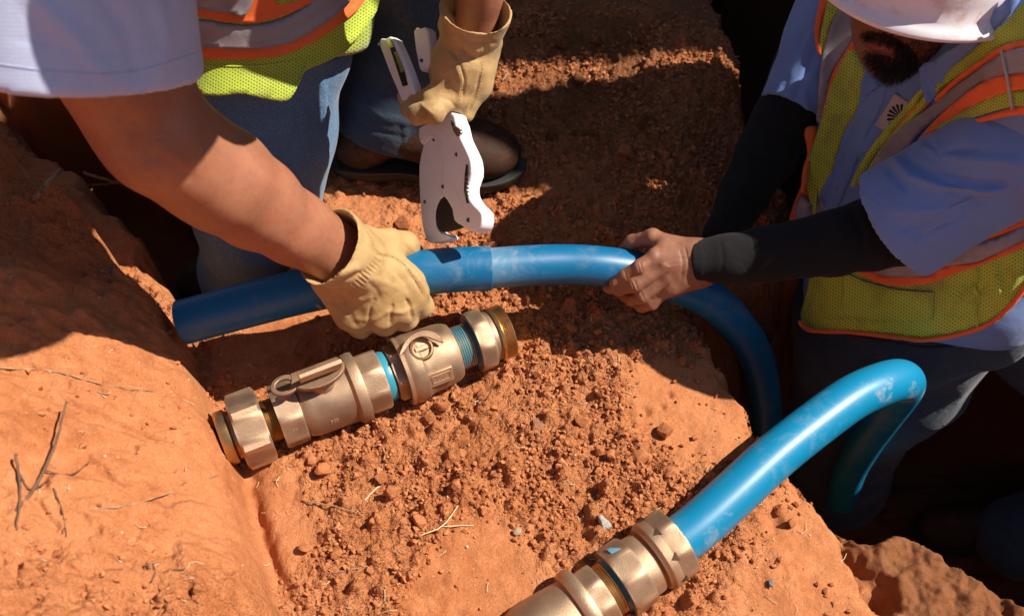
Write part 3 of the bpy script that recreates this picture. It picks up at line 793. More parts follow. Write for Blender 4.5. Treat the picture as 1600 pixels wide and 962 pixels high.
V, F = pipe_profile(c2, .0262); q = mk('inner_pipe', V, F, M_PIPE, bp, label='slightly thinner pipe emerging from the thicker one'); smooth_by_angle(q, 50); dustattr(q, lambda a, b: .2+.35*np.exp(-((a-790)/40)**2))
# printed mark on the sleeve
S1 = Surf(*tube(c1, .0288, 40))
V, F, uv = ribbon(S1, [(495, 476), (508, 486)], .004, .0003, .0003, step=2); mk('printed_mark', V, F, NT('faded_print').out((.30, .16, .12), .8), bp)

# lower pipe with its compression fitting and valve
lp = [(1042, 858, 1.150), (1090, 822, 1.163), (1150, 768, 1.185), (1210, 713, 1.21), (1270, 665, 1.235), (1330, 622, 1.262), (1378, 600, 1.288), (1407, 594, 1.322), (1410, 606, 1.375), (1384, 644, 1.49), (1352, 690, 1.62), (1328, 735, 1.78), (1315, 780, 1.95)]
c3 = smoothline(pp(lp), 10)
lpR = thing('water_pipe', 'bright blue plastic pipe with a bronze coupling, bending over the pit edge at lower right', 'pipe', G(1000, 900))
V, F = tube(c3, .0282, 44); q = mk('pipe_length', V, F, M_PIPE2, lpR); smooth_by_angle(q, 50); dustattr(q, lambda a, b: .15+.85*sst(a, 1330, 1390)*(b < 640-(a-1330)*.1)+.45*np.exp(-((a-1130)/40)**2-((b-820)/40)**2))
C = P(1046, 853, 1.150); D0 = P(860, 985, 1.110)
o, x, y, z, L = frame(C, D0)
if y[2] < 0: y = -y; x = -x
va2 = lpR
def T(px): return (1046-px)/186*L
def add2(*a, **k): return add(*a, par=lpR, **k)
add2('gripper_nut', *hexprism(o, x, y, z, T(1058), T(1031), .0445, .003, 8, .2))
add2('nut_flange', *lathe(o, x, y, z, [(T(1033), .028), (T(1033), .0432), (T(1022), .0428), (T(1019), .0405), (T(1016), .0390), (T(1016), .028)], 64, closed=True))
tri = []
for i in range(8):
    th = .2+i*2*math.pi/8; dd = x*math.cos(th)+y*math.sin(th); tt = np.cross(z, dd)
    tri.append((np.array([o+z*T(1036)+dd*.0405+tt*.0050, o+z*T(1036)+dd*.0405-tt*.0050, o+z*T(1027)+dd*.0405, o+z*T(1036)+dd*.0446+tt*.0050, o+z*T(1036)+dd*.0446-tt*.0050, o+z*T(1027)+dd*.0436]), [(0, 2, 1), (3, 4, 5), (0, 1, 4, 3), (1, 2, 5, 4), (2, 0, 3, 5)]))
M_NOTCH = NT('notch_recess').out((.10, .055, .03), .6, Metallic=.4)
for q_ in tri: add2('nut_notch', *q_, sm=False, m=M_NOTCH)
add2('gasket_groove', *lathe(o, x, y, z, [(T(1018), .025), (T(1018), .0345), (T(1008), .0345), (T(1008), .025)], 48, closed=True), m=NT('amber_gasket').out((.30, .13, .04), .5, Metallic=.3))
add2('neck', *lathe(o, x, y, z, [(T(1010), .025), (T(1010), .0365), (T(996), .0372), (T(990), .0382), (T(990), .025)], 64, closed=True))
add2('hex_body', *hexprism(o, x, y, z, T(994), T(961), .0435, .0035, 8, .35))
add2('sealant_band', *lathe(o, x, y, z, [(T(962), .026), (T(962), .0345), (T(956), .0335), (T(954), .026)], 48, closed=True), m=NT('teal_sealant').out((.02, .12, .17), .3))
add2('threaded_neck', *threads(o, x, y, z, T(956), T(940), .0325, .0028, .0012), m=M_MACH)
add2('hex_end', *hexprism(o, x, y, z, T(942), T(915), .0395, .003, 8, .1))
add2('body_flange', *lathe(o, x, y, z, [(T(918), .028), (T(918), .0455), (T(914), .047), (T(905), .047), (T(900), .044), (T(899), .028)], 64, closed=True))
add2('valve_body', *lathe(o, x, y, z, [(T(900), .030), (T(900), .0395), (T(892), .041), (T(860), .044), (T(835), .045), (T(815), .040), (T(790), .034), (T(770), .03)], 64))
n0 = CAM-(o+z*T(980)); n0 -= z*(n0@z); n0 /= np.linalg.norm(n0); q0 = np.cross(z, n0)
q0 = q0 if q0[2] > 0 else -q0
smr = []
for i in range(5): a = .75+.06*i; smr.append(tube([o+z*(T(985)+.002*i)+(n0*math.cos(a)+q0*math.sin(a))*.0418, o+z*(T(972))+(n0*math.cos(a+.08)+q0*math.sin(a+.08))*.0415], .0012, 6))
add2('sealant_smear', *joinm(smr), m=NT('pale_blue_smear').out((.12, .30, .42), .6))

# the loose stones that stand out
def stone(px, py, r, seed, c0, c1, label, sc=(1, .85, .8), rot=.4, cat='stone', name='stone', rough=.28):
    s = NT('stone_'+str(seed)); c = s.ramp(s.noise(3.5, 6, .7), [(.3, c0), (.65, c1)]); mt = s.out(c, .85, s.bump(s.noise(6, 6, .75), .6, .12))
    me, v = clod_mesh(name, seed, 3, rough); me.materials.append(mt)
    for p in me.polygons: p.use_smooth = True
    q = on_ground(px, py); ob = bpy.data.objects.new(name, me); col.objects.link(ob)
    ob.location = (q[0], q[1], float(ground_z(q[0], q[1]))+r*.45); ob.scale = (r*sc[0], r*sc[1], r*sc[2]); ob.rotation_euler = (0, 0, rot); ob['label'] = label; ob['category'] = cat
stone(943, 822, .0125, 301, (.42, .36, .30), (.72, .68, .62), 'pale grey rough stone on the soil above the bronze coupling', (.8, 1, .9))
stone(838, 668, .0125, 307, (.34, .13, .06), (.50, .25, .14), 'smooth rounded brown pebble on the crumbly soil right of the valves', (.9, 1, .85), .3, 'pebble', 'pebble', .15)
stone(809, 832, .0065, 311, (.55, .36, .22), (.72, .52, .36), 'small pale tan pebble left of the grey stone', (.8, 1.2, .8), .5, 'pebble', 'pebble')
stone(1204, 912, .005, 315, (.2, .16, .15), (.42, .36, .33), 'tiny grey pebble below the bright blue pipe at the lower right', (1, 1.2, .8), .2, 'pebble', 'pebble')
# ------------------------------------------------------------------ cloth, skin, leather
def skin_material(name, c0, c1, red):
    s = NT(name); c = s.ramp(s.noise(14, 5, .6), [(.3, c0), (.7, c1)])
    c = s.mix(s.ramp(s.noise(45, 3, .6), [(.45, 0.0), (.75, .45)]), c, red); c = s.mix(s.ramp(s.noise(130, 4, .75), [(.5, 0.0), (.8, .5)]), c, tuple(v*.55 for v in c0))
    v = s.n('ShaderNodeTexVoronoi', Scale=900); s.l(s.coord(), v.inputs['Vector'])
    n = s.bump(v.outputs['Distance'], .22, .0006); n = s.bump(s.noise(160, 4, .65), .22, .0012, n)
    return s.out(c, .50, n, Subsurface_Weight=.12, Subsurface_Radius=(.010, .004, .002), Subsurface_Scale=.5)
M_SKIN = skin_material('tanned_skin', (.27, .105, .055), (.38, .160, .088), (.36, .10, .052))
M_SKIN2 = skin_material('brown_skin', (.20, .085, .048), (.33, .145, .082), (.27, .09, .05))
def cloth_material(name, c0, c1, rough=.85, weave=1400, wf=.25, fold=0.0, dirt=None, sheen=.2, metallic=0):
    s = NT(name); c = s.ramp(s.noise(9, 5, .6), [(.3, c0), (.7, c1)])
    if dirt: c = s.mix(s.ramp(s.noise(13, 6, .7), [(.52, 0.0), (.72, dirt[1])]), c, dirt[0])
    w1 = s.n('ShaderNodeTexWave', Scale=weave/6.28, Distortion=.4); w1.bands_direction = 'X'; s.l(s.coord(), w1.inputs['Vector'])
    w2 = s.n('ShaderNodeTexWave', Scale=weave/6.28, Distortion=.4); w2.bands_direction = 'Z'; s.l(s.coord(), w2.inputs['Vector'])
    c = s.mix(s.math('MULTIPLY', s.noise(500, 2, .6), .22), c, tuple(v*.6 for v in c0))
    n = s.bump(s.math('MULTIPLY', w1.outputs['Fac'], w2.outputs['Fac']), wf, .0004)
    n = s.bump(s.noise(22, 4, .6, .6), .22+fold, .006, n)
    return s.out(c, rough, n, Sheen_Weight=sheen, Metallic=metallic)
M_SHIRT = cloth_material('pale_blue_twill', (.135, .235, .52), (.175, .295, .60), dirt=((.27, .20, .22), .3))
M_SHIRTL = cloth_material('washed_white_blue_cotton', (.42, .46, .66), (.50, .54, .72), weave=700)
M_BLACK = cloth_material('black_jersey', (.0045, .004, .0045), (.007, .006, .006), 1.0, fold=.15, sheen=0)
M_ORANGE = cloth_material('orange_trim', (.86, .13, .022), (.92, .17, .03), .6, dirt=((.36, .10, .04), .55))
M_GREY = cloth_material('grey_reflective_tape', (.28, .26, .28), (.36, .33, .36), .42, weave=2200, dirt=((.20, .10, .07), .65), metallic=.25)
def mesh_fabric(name, base, dirt):
    s = NT(name); uv = s.coord('UV'); mp = s.n('ShaderNodeMapping', Scale=(250, 250, 1), Rotation=(0, 0, .5)); s.l(uv, mp.inputs[0])
    sx = s.n('ShaderNodeSeparateXYZ'); s.l(mp.outputs[0], sx.inputs[0])
    row = s.math('FLOOR', sx.outputs[1]); off = s.math('MULTIPLY', s.math('MODULO', s.math('ABSOLUTE', row), 2.0), .5)
    fx = s.math('SUBTRACT', s.math('FRACT', s.math('ADD', sx.outputs[0], off)), .5); fy = s.math('SUBTRACT', s.math('FRACT', sx.outputs[1]), .5)
    d = s.math('SQRT', s.math('ADD', s.math('MULTIPLY', fx, fx), s.math('MULTIPLY', s.math('MULTIPLY', fy, fy), 1.0)))
    hole = s.ramp(d, [(.20, 1.0), (.30, 0.0)])
    c = s.mix(s.ramp(s.noise(14, 6, .7), [(.48, 0.0), (.74, .75)]), base, dirt)
    c = s.mix(s.math('MULTIPLY', hole, .72), c, tuple(v*.12 for v in base))
    n = s.bump(s.math('SUBTRACT', 1.0, hole), .6, .0008); n = s.bump(s.noise(26, 4, .6, .5), .3, .006, n)
    return s.out(c, .7, n, Sheen_Weight=.2)
M_LIME = mesh_fabric('lime_mesh_fabric', (.42, .52, .035), (.26, .24, .05))
M_LIME2 = mesh_fabric('dusty_lime_mesh_fabric', (.50, .60, .045), (.22, .17, .03))
def denim_material(name, c0, c1, fade):
    s = NT(name); c = s.ramp(s.noise(10, 5, .65), [(.3, c0), (.7, c1)])
    f = s.noise(900, 3, .8, 0, (1, .35, 1)); c = s.mix(s.ramp(f, [(.45, 0.0), (.62, .85)]), c, fade)
    c = s.mix(s.ramp(s.noise(9, 6, .7), [(.58, 0.0), (.75, .4)]), c, (.20, .11, .07))
    n = s.bump(f, .35, .0006); n = s.bump(s.noise(24, 4, .65, .8), .35, .007, n)
    return s.out(c, .88, n, Sheen_Weight=.15)
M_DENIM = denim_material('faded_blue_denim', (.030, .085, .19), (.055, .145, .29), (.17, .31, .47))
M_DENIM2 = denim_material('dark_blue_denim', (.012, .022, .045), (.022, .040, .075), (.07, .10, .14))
def leather_material(name, c0, c1, dirt, rough=.7, sc=1.0):
    s = NT(name); c = s.ramp(s.noise(12*sc, 5, .6), [(.3, c0), (.7, c1)])
    c = s.mix(s.ramp(s.noise(20*sc, 7, .75), [(.50, 0.0), (.74, .8)]), c, dirt)
    v = s.n('ShaderNodeTexVoronoi', Scale=700); s.l(s.coord(), v.inputs['Vector'])
    n = s.bump(v.outputs['Distance'], .18, .0005); n = s.bump(s.noise(75, 6, .7, 1.2), .30, .003, n)
    return s.out(c, rough, n, Sheen_Weight=.1)
M_GLOVE = leather_material('tan_glove_leather', (.36, .215, .075), (.50, .32, .135), (.17, .09, .035))
M_BOOT = leather_material('brown_boot_leather', (.036, .016, .009), (.060, .029, .017), (.15, .065, .032), .66)
for k_, v_ in (('Specular IOR Level', .15), ('Sheen Weight', 0.0)): M_BOOT.node_tree.nodes['Principled BSDF'].inputs[k_].default_value = v_
M_SOLE = NT('black_rubber').out((.018, .014, .012), .6)
M_THREAD = NT('seam_thread').out((.42, .27, .10), .8)
M_DARKT = NT('dark_thread').out((.05, .06, .12), .8)
def part(name, sdf_or_vf, mat, parent, sm=3, post=None, label=None, **kw):
    V, F = sdf_or_vf.mesh(sm) if isinstance(sdf_or_vf, SDF) else sdf_or_vf
    if post: V = post(V, F)
    return mk(name, V, F, mat, parent, label=label, **kw), V, F
def bounds(pts, m):
    a = np.array(pts); return a.min(0)-m, a.max(0)+m
def boot(parent, heel, toe, mat, name='boot', label=None, size=.30, voxel=.004, shaft=True):
    heel = np.array(heel); toe = np.array(toe); f = toe-heel; f[2] = 0; L = np.linalg.norm(f); f /= L; up = np.array([0, 0, 1.0]); l = np.cross(up, f)
    q = lambda a, b, c: heel+f*a*L+l*b*L+up*c*L
    S = SDF(heel+f*L/2-np.array([.24]*3), heel+f*L/2+np.array([.24, .24, .32]), voxel)
    S.ell(q(.80, .01, .14), (f, l, up), (.21*L, .165*L, .135*L), .02)
    S.cone(q(.66, .0, .17), q(.30, 0, .26), .135*L, .13*L, .05)
    S.ell(q(.15, 0, .14), (f, l, up), (.15*L, .125*L, .17*L), .03)
    if shaft: S.cone(q(.26, 0, .22), q(.24, 0, .60), .135*L, .165*L, .03)
    S.cut(q(0, 0, .055), (0, 0, -1))
    b, V, F = part(name, S, mat, parent, 2, lambda V, F: puff(V, F, 26, .0022, 5), label)
    out = []
    for a, b2 in [(-.01, .0), (.0, .08), (.06, .125), (.2, .135), (.4, .115), (.6, .15), (.78, .175), (.92, .13), (1.0, .05), (1.02, 0)]: out.append((a, b2))
    out += [(a, -b2) for a, b2 in out[-2:0:-1]]
    out = roundpoly(out, 5)
    rows = [(0.0, .985), (.012, 1.0), (.040, 1.0), (.044, .985), (.048, 1.03), (.066, 1.03), (.070, .97)]
    V = []; n = len(out)
    for h, sc in rows: V += [q(.5+(a-.5)*sc, c*sc*(1 if sc > .99 else .97), h) for a, c in out]
    F = [(i*n+k, i*n+(k+1) % n, (i+1)*n+(k+1) % n, (i+1)*n+k) for i in range(len(rows)-1) for k in range(n)]+[tuple(range(n))[::-1], tuple((len(rows)-1)*n+k for k in range(n))]
    so = mk('sole', np.array(V), F, M_SOLE, b); smooth_by_angle(so, 40)
    return b
def stitches(S, line, parent, mat=M_THREAD, r=.0005, L=.0028, gap=.0014, off=.0004, name='stitching'):
    pts = []; ln = densify([tuple(p) for p in smoothline(line, 8)], 1.2, closed=False)
    for px, py in ln:
        p, n = S.hit(px, py)
        if p is not None: pts.append(p+n*off)
    out = []; acc = 0; cur = []
    for i in range(1, len(pts)):
        st = np.linalg.norm(pts[i]-pts[i-1])
        if st > .01: cur = []; acc = 0; continue
        acc += st
        if acc % (L+gap) < L: cur.append(pts[i])
        else:
            if len(cur) > 1: out.append(tube([cur[0], cur[-1]], r, 5))
            cur = []
    if out: V, F = joinm(out); mk(name, V, F, mat, parent, kind='stuff')

# ------------------------------------------------------------------ worker at the left
LM = thing('person', 'worker in white sleeve, high-visibility vest, blue jeans and tan gloves, bending over the pipe', 'person', (-.42, .12, -.42))
wr1 = (522, 392, 1.195)
S = SDF(*bounds([P(60, -420, .80), P(60, 200, .9), P(600, 440, 1.25), P(780, 60, 1.25), P(420, -420, 1.1), P(760, -180, 1.0), P(600, -545, .70)], .10), .0044)
S.chain([P(*q) for q in [(150, -330, .86), (172, -60, .895), (192, 110, .93), (246, 214, .972), (345, 281, 1.045), (398, 317, 1.093), (459, 355, 1.143), (522, 394, 1.198), (560, 418, 1.225)]],
        [.078, .066, .0585, .0535, .0545, .0495, .0415, .0375, .036], .012)
S.cone(P(205, 165, .965), P(300, 255, 1.03), .048, .047, .02)
S.chain([P(*q) for q in [(742, 45, 1.225), (748, -10, 1.19), (752, -120, 1.11), (700, -330, 1.03), (480, -470, 1.08)]], [.0265, .0275, .038, .045, .07], .012)
S.chain([P(*q) for q in [(150, -330, .90), (330, -430, 1.05), (480, -470, 1.08), (575, -520, .80)]], [.09, .13, .10, .065], .03)
LMs = [([(300, 150), (345, 178), (370, 215)], 9, 1.2), ([(225, 245), (270, 250), (305, 285)], 10, -1.6), ([(262, 240), (292, 262)], 7, 1.5), ([(180, 170), (215, 205)], 14, -1.5), ([(380, 250), (440, 300), (500, 350)], 14, 1.0), ([(330, 320), (400, 355), (470, 395)], 12, .8), ([(500, 345), (515, 372), (505, 405)], 3, -.5)]
body, Vb, Fb = part('body', S, M_SKIN, LM, 3, lambda V, F: puff(sculpt(V, F, LMs), F, 30, .0008, 3))
# head and hat, outside the view above him, placed to shade the sleeve
hc = P(600, -545, .70); S = SDF(hc-.16, hc+.16, .008); S.ell(hc, np.eye(3), (.078, .095, .115), .01); S.cone(hc-np.array([0, 0, .06]), hc-np.array([0, -.02, .15]), .055, .06, .02)
part('head', S, M_SKIN, LM, 2)
V, F = lathe(hc+np.array([0, 0, .03]), np.array([1., 0, 0]), np.array([0, 1., 0]), np.array([0, 0, 1.]), [(0, .150), (.006, .152), (.010, .128), (.04, .122), (.08, .10), (.115, .06), (.128, .002)], 48, cap=False)
mk('hard_hat', V, F, NT('white_shade_hat').out((.75, .75, .75), .4), LM)  # hat added out of view to throw shade on the white sleeve

# white sleeve
S = SDF(*bounds([P(-140, -380, .80), P(330, 160, .92), P(40, 160, .92), P(330, -300, .85)], .10), .004)
a0, b0 = P(95, -330, .80), P(122, 108, .893)
S.cone(a0, b0, .090, .1085, .0, flat=True)
S.cone(a0+(b0-a0)*.5, b0+(b0-a0)*.1, .085, .1000, 0, op='sub')
fl = [([(40, -20), (120, 60), (170, 130)], 16, 3.5), ([(150, -20), (200, 50), (215, 130)], 14, -3.0), ([(240, -20), (262, 60), (250, 130)], 12, 2.6), ([(20, 60), (150, 85), (305, 62)], 3.0, -1.0), ([(60, 40), (90, 130)], 12, -2.2)]
sl_, Vs, Fs = part('sleeve', S, M_SHIRTL, LM, 7, lambda V, F: puff(sculpt(V, F, fl), F, 7, .003, 8), label='pale blue-white short sleeve nearest the viewer')
Ss = Surf(Vs, Fs); V, F, uv = ribbon(Ss, [(-20, 98), (90, 112), (200, 114), (305, 84)], .0012, .0005, .0006, n=3); mk('sleeve_hem', V, F, M_SHIRTL, sl_)
# torso under the vest
S = SDF(*bounds([P(250, -420, 1.1), P(560, -200, 1.3), P(330, 160, 1.2), P(430, 140, 1.45)], .14), .006)
S.chain([P(*q) for q in [(405, 0, 1.325), (385, -130, 1.27), (350, -300, 1.17), (330, -420, 1.1)]], [.150, .150, .165, .15], .04)
S.cut(P(420, 105, 1.22), P(420, 105, 1.22)-P(380, -200, 1.14))
tor, Vt, Ft = part('vest', S, M_LIME, LM, 4, lambda V, F: puff(V, F, 9, .007, 4), label='high-visibility vest, lime with orange and grey bands')
for m in (0,): 
    l = tor.data.uv_layers.new(name='UVMap'); li = np.zeros(len(tor.data.loops), dtype=np.int32); tor.data.loops.foreach_get('vertex_index', li); a_, b_, d_ = proj(Vt); l.data.foreach_set('uv', (np.stack([a_, -b_], 1)*1.2/FPX)[li].astype(np.float32).ravel())
St = Surf(Vt, Ft)
low = [(262, 60), (262, 140), (300, 146), (340, 150), (375, 146), (405, 152), (440, 158), (456, 150), (468, 128), (478, 110), (520, 92), (556, 62), (580, 32), (592, 4), (592, -60), (260, -60)]
V, F, uv = patch(St, roundpoly(low, 3), .004, .003, 8, relaxit=6); hemv = mk('vest_hem', V, F, M_LIME, LM, uv=uv); Sh = Surf(V, F)
for nm, mt, poly in (('orange_band', M_ORANGE, [(270, 84), (330, 92), (400, 92), (450, 84), (500, 60), (545, 28), (570, 2), (575, -20), (548, -20), (530, 2), (490, 36), (450, 57), (400, 66), (350, 68), (270, 60)]),
                     ('reflective_tape', M_GREY, [(270, 68), (350, 76), (410, 76), (455, 66), (500, 42), (536, 14), (560, -14), (575, -40), (520, -60), (505, -20), (478, 6), (440, 28), (390, 40), (340, 34), (270, 28)]),
                     ('orange_band', M_ORANGE, [(270, 10), (310, 24), (350, 34), (400, 36), (450, 22), (490, 2), (515, -25), (530, -60), (260, -60)]),
                     ('reflective_tape', M_GREY, [(262, -60), (268, 6), (312, 15), (350, 20), (388, 20), (394, -60)])):
    i = ['orange_band', 'reflective_tape'].index(nm)
    off = {0: .006, 1: .0085}[i]+(.001 if poly[-1][1] == -60 and i == 0 else 0)
    V, F, uv = patch(Sh, roundpoly(poly, 3), off-.004, .0015, 8, relaxit=3); mk(nm, V, F, mt, LM, uv=uv)
V, F, uv = patch(Sh, [(434, -60), (432, 8), (460, 4), (478, -6), (490, -60)], .0042, .0012, 8); mk('lime_panel', V, F, M_LIME, LM, uv=uv)
for ln in ([(300, 100), (360, 104), (420, 102), (478, 92), (474, 112), (462, 140), (450, 156)],):
    V, F, uv = ribbon(Sh, ln, .0028, .0006, .001, n=3); mk('pocket_edge', V, F, M_LIME, LM, uv=uv)
# jeans
S = SDF(*bounds([P(430, 60, 1.25), P(330, 330, 1.4), P(360, 470, 1.75), P(700, -120, 1.2), P(600, 230, 1.55), P(560, -50, 1.3)], .13), .005)
S.chain([P(*q) for q in [(415, 60, 1.36), (408, 200, 1.42), (402, 335, 1.52), (392, 430, 1.64), (385, 540, 1.88)]], [.118, .102, .090, .078, .075], .02)
S0 = S; S = SDF(*bounds([P(430, 60, 1.25), P(700, -120, 1.2), P(600, 230, 1.55), P(560, -50, 1.3)], .13), .005)
S.chain([P(*q) for q in [(440, 20, 1.46), (560, -90, 1.40), (700, -110, 1.36)]], [.09, .10, .095], .03)
S.cone(P(700, -90, 1.40), P(608, 208, 1.555), .098, .094, .02, flat=True)
S.cone(P(640, 106, 1.505), P(605, 220, 1.563), .078, .087, 0, op='sub')
jl = [([(505, 120), (508, 210), (514, 310)], 4, 2.5), ([(440, 180), (470, 240), (480, 300)], 9, 2.0), ([(420, 200), (445, 270), (455, 310)], 7, -2.0), ([(482, 150), (490, 240), (496, 300)], 5, -2.5), ([(278, 340), (315, 395), (355, 440)], 2.6, 1.8), ([(330, 350), (380, 400), (430, 425)], 9, 2.5), ([(555, 120), (600, 150), (660, 160)], 8, -3), ([(545, 150), (600, 182), (690, 200)], 6, 3), ([(580, 60), (640, 100), (700, 100)], 10, -4), ([(560, 90), (620, 125), (690, 140)], 8, 3), ([(600, 10), (660, 40), (720, 60)], 10, 4), ([(632, 180), (636, 235)], 3, 2), ([(540, 175), (575, 200), (640, 215)], 3, -1.8)]
far_leg, _, _ = part('trouser_leg', S, M_DENIM2, LM, 3, lambda V, F: puff(sculpt(V, F, jl), F, 17, .005, 9), label='far leg of the jeans over the boot, denim darkened as shade')  # same pair of jeans; darker denim stands in for shade on this leg
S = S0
je, Vj, Fj = part('jeans', S, M_DENIM, LM, 3, lambda V, F: puff(sculpt(V, F, jl), F, 17, .005, 9), label='blue jeans, faded')
Sj = Surf(Vj, Fj)
stitches(Sj, [(276, 338), (312, 392), (350, 440)], je, name='side_seam', r=.0009)
stitches(Sj, [(284, 334), (320, 388), (360, 438)], je, name='side_seam', r=.0009)
# boot on the bench
hb, tb = G(528, 262), G(812, 282); hb[2] = tb[2] = .012
boot(LM, hb, tb, M_BOOT, shaft=False, label='dusty brown leather boot planted on the bench')
hb2 = P(350, 520, 1.85); hb2[2] = -.42; boot(LM, hb2-np.array([.07, 0, 0]), hb2+np.array([.22, .02, 0]), M_BOOT, label='boot down in the shaded pit', voxel=.007)
# glove gripping the pipe
def finger(S, pts, rad, k=.005): S.chain([P(*q) for q in pts], rad, k)
S = SDF(*bounds([P(470, 330, 1.15), P(700, 540, 1.34)], .012), .0014)
S = SDF(np.minimum.reduce([P(470, 330, 1.12), P(700, 330, 1.12), P(470, 540, 1.33), P(700, 540, 1.12), P(700, 330, 1.33)])-.01, np.maximum.reduce([P(470, 330, 1.12), P(700, 330, 1.33), P(700, 540, 1.33), P(470, 330, 1.33), P(700, 330, 1.12)])+.01, .0015)
W0 = (548, 402, 1.205)
for K, r1 in (((648, 462, 1.243), .0185), ((626, 482, 1.240), .0200), ((596, 491, 1.238), .0210), ((561, 490, 1.238), .0215)):
    S.cone(P(*W0), P(*K), .034, r1, .014)
S.cone(P(512, 436, 1.215), P(548, 488, 1.238), .0215, .0225, .012)
S.cone(P(575, 395, 1.215), P(640, 440, 1.235), .026, .020, .012)
finger(S, [(648, 462, 1.243), (659, 478, 1.262), (656, 470, 1.30), (640, 440, 1.318)], [.0178, .0150, .0135, .0120])
finger(S, [(626, 482, 1.240), (634, 497, 1.262), (630, 490, 1.305), (618, 455, 1.32)], [.0190, .0160, .0145, .0130])
finger(S, [(596, 491, 1.238), (600, 504, 1.262), (598, 496, 1.305), (592, 460, 1.32)], [.0200, .0165, .0150, .0130])
finger(S, [(561, 490, 1.238), (563, 506, 1.262), (562, 496, 1.302), (560, 462, 1.315)], [.0205, .0170, .0150, .0130])
finger(S, [(570, 388, 1.212), (606, 381, 1.235), (632, 383, 1.258), (646, 396, 1.285)], [.0235, .0175, .0155, .0140], .012)
ca, cb = P(580, 422, 1.215), P(512, 385, 1.158)
S.cone(ca, cb, .034, .0485, .010, flat=True)
S.cone(ca+(cb-ca)*.30, cb+(cb-ca)*.2, .034, .0492, 0, op='sub')
gs = [([(571, 357), (580, 377), (593, 393), (616, 398), (635, 411), (651, 432), (664, 455), (675, 473)], 3.2, 1.6), ([(566, 362), (575, 382), (590, 399), (614, 404), (631, 417), (646, 437), (659, 460)], 2.2, -1.5),
      ([(520, 432), (540, 424), (562, 416)], 6, 2.4), ([(530, 442), (550, 434), (566, 424)], 4, -2.4), ([(548, 462), (566, 468), (584, 462)], 5, 1.8), ([(542, 455), (560, 458)], 3, -1.6), ([(545, 352), (560, 380), (556, 405), (530, 430), (496, 446)], 4, -1.2),
      ([(575, 505), (579, 480), (588, 466)], 3.0, -1.8), ([(610, 510), (611, 490), (614, 474)], 3.0, -2.4), ([(645, 500), (641, 480), (634, 466)], 3.0, -2.6), ([(556, 500), (585, 498), (606, 487), (630, 488), (650, 480)], 4, 1.6),
      ([(560, 430), (600, 440), (630, 455)], 5, .9), ([(600, 360), (622, 372), (640, 392)], 3, -1.0), ([(525, 470), (545, 490), (560, 512)], 5, -1.2), ([(505, 452), (530, 448), (545, 450)], 4, -1.5), ([(575, 440), (590, 455), (594, 472)], 4, -.9), ([(612, 420), (632, 440), (640, 458)], 4, -.8)]
for i in range(11):
    t = i/10; cx, cy = 590-42*t, 408+50*t; gs.append(([(cx-6, cy-5), (cx+6, cy+4)], 1.5, -1.3))
gl, Vg, Fg = part('glove', S, M_GLOVE, LM, 2, lambda V, F: puff(puff(sculpt(V, F, gs), F, 48, .0016, 2), F, 110, .0005, 6), label='tan leather glove wrapped round the blue pipe')
Sg = Surf(Vg, Fg)
stitches(Sg, [(573, 361), (582, 381), (595, 396), (617, 402), (634, 415), (649, 436), (662, 459)], gl, r=.00045)
stitches(Sg, [(500, 440), (528, 424), (548, 398), (562, 360)], gl, r=.00045)
# glove holding the cutter
S = SDF(*bounds([P(610, -10, 1.15), P(810, -10, 1.30), P(610, 210, 1.15), P(810, 210, 1.33)], .012), .0015)
S.chain([P(*q) for q in [(742, 52, 1.225), (722, 100, 1.228), (706, 140, 1.236)]], [.033, .0365, .027], .012)
S.cone(P(750, 70, 1.232), P(742, 130, 1.240), .024, .022, .012); S.cone(P(742, 130, 1.240), P(730, 178, 1.245), .021, .0105, .008)
S.cone(P(715, 110, 1.225), P(716, 150, 1.232), .028, .018, .010)
finger(S, [(700, 150, 1.225), (676, 176, 1.213), (655, 178, 1.225), (640, 170, 1.255), (652, 160, 1.28)], [.0155, .0138, .0130, .0118, .0105])
finger(S, [(698, 126, 1.222), (676, 152, 1.222), (654, 158, 1.245), (636, 150, 1.300), (652, 142, 1.31)], [.0165, .0135, .0125, .0115, .0100])
finger(S, [(700, 98, 1.228), (688, 118, 1.240), (684, 122, 1.27)], [.0160, .0125, .0110])
finger(S, [(704, 76, 1.228), (696, 90, 1.25)], [.0140, .0110])
finger(S, [(742, 120, 1.242), (738, 150, 1.250), (728, 176, 1.255)], [.0155, .0125, .0100])
ca, cb = P(732, 84, 1.235), P(744, 14, 1.178)
S.cone(ca, cb, .033, .0430, .008, flat=True); S.cone(ca+(cb-ca)*.35, cb+(cb-ca)*.2, .032, .0435, 0, op='sub')
S.cone(P(700, 38, 1.215), P(693, 10, 1.20), .012, .004, .006)
g2s = [([(697, 78), (712, 100), (720, 125), (716, 160)], 2.6, 1.5), ([(702, 74), (718, 98), (726, 125), (722, 160)], 2.0, -1.5), ([(752, 100), (745, 140), (732, 172)], 2.2, -1.4), ([(724, 64), (736, 76), (748, 80)], 4, 2.0), ([(715, 72), (730, 86), (742, 92)], 3, -2.0), ([(762, 66), (756, 84), (742, 96)], 4, -2.2), ([(692, 118), (700, 124), (696, 132)], 3, -1.5), ([(688, 152), (704, 158), (712, 168)], 3, -1.0), ([(700, 40), (735, 66), (775, 68)], 3, -1.4), ([(655, 160), (668, 172), (680, 180)], 3, .8), ([(690, 56), (712, 52), (722, 58)], 3, -1.2)]
for i in range(6): g2s.append(([(686+i*3, 108+i*1.2), (683+i*3, 122+i*1.2)], 1.0, -.7))
gl2, V2, F2 = part('glove', S, M_GLOVE, LM, 2, lambda V, F: puff(puff(sculpt(V, F, g2s), F, 48, .0018, 12), F, 110, .0005, 6), label='tan leather glove with a loose cuff, closed on the cutter handle')
S2 = Surf(V2, F2)
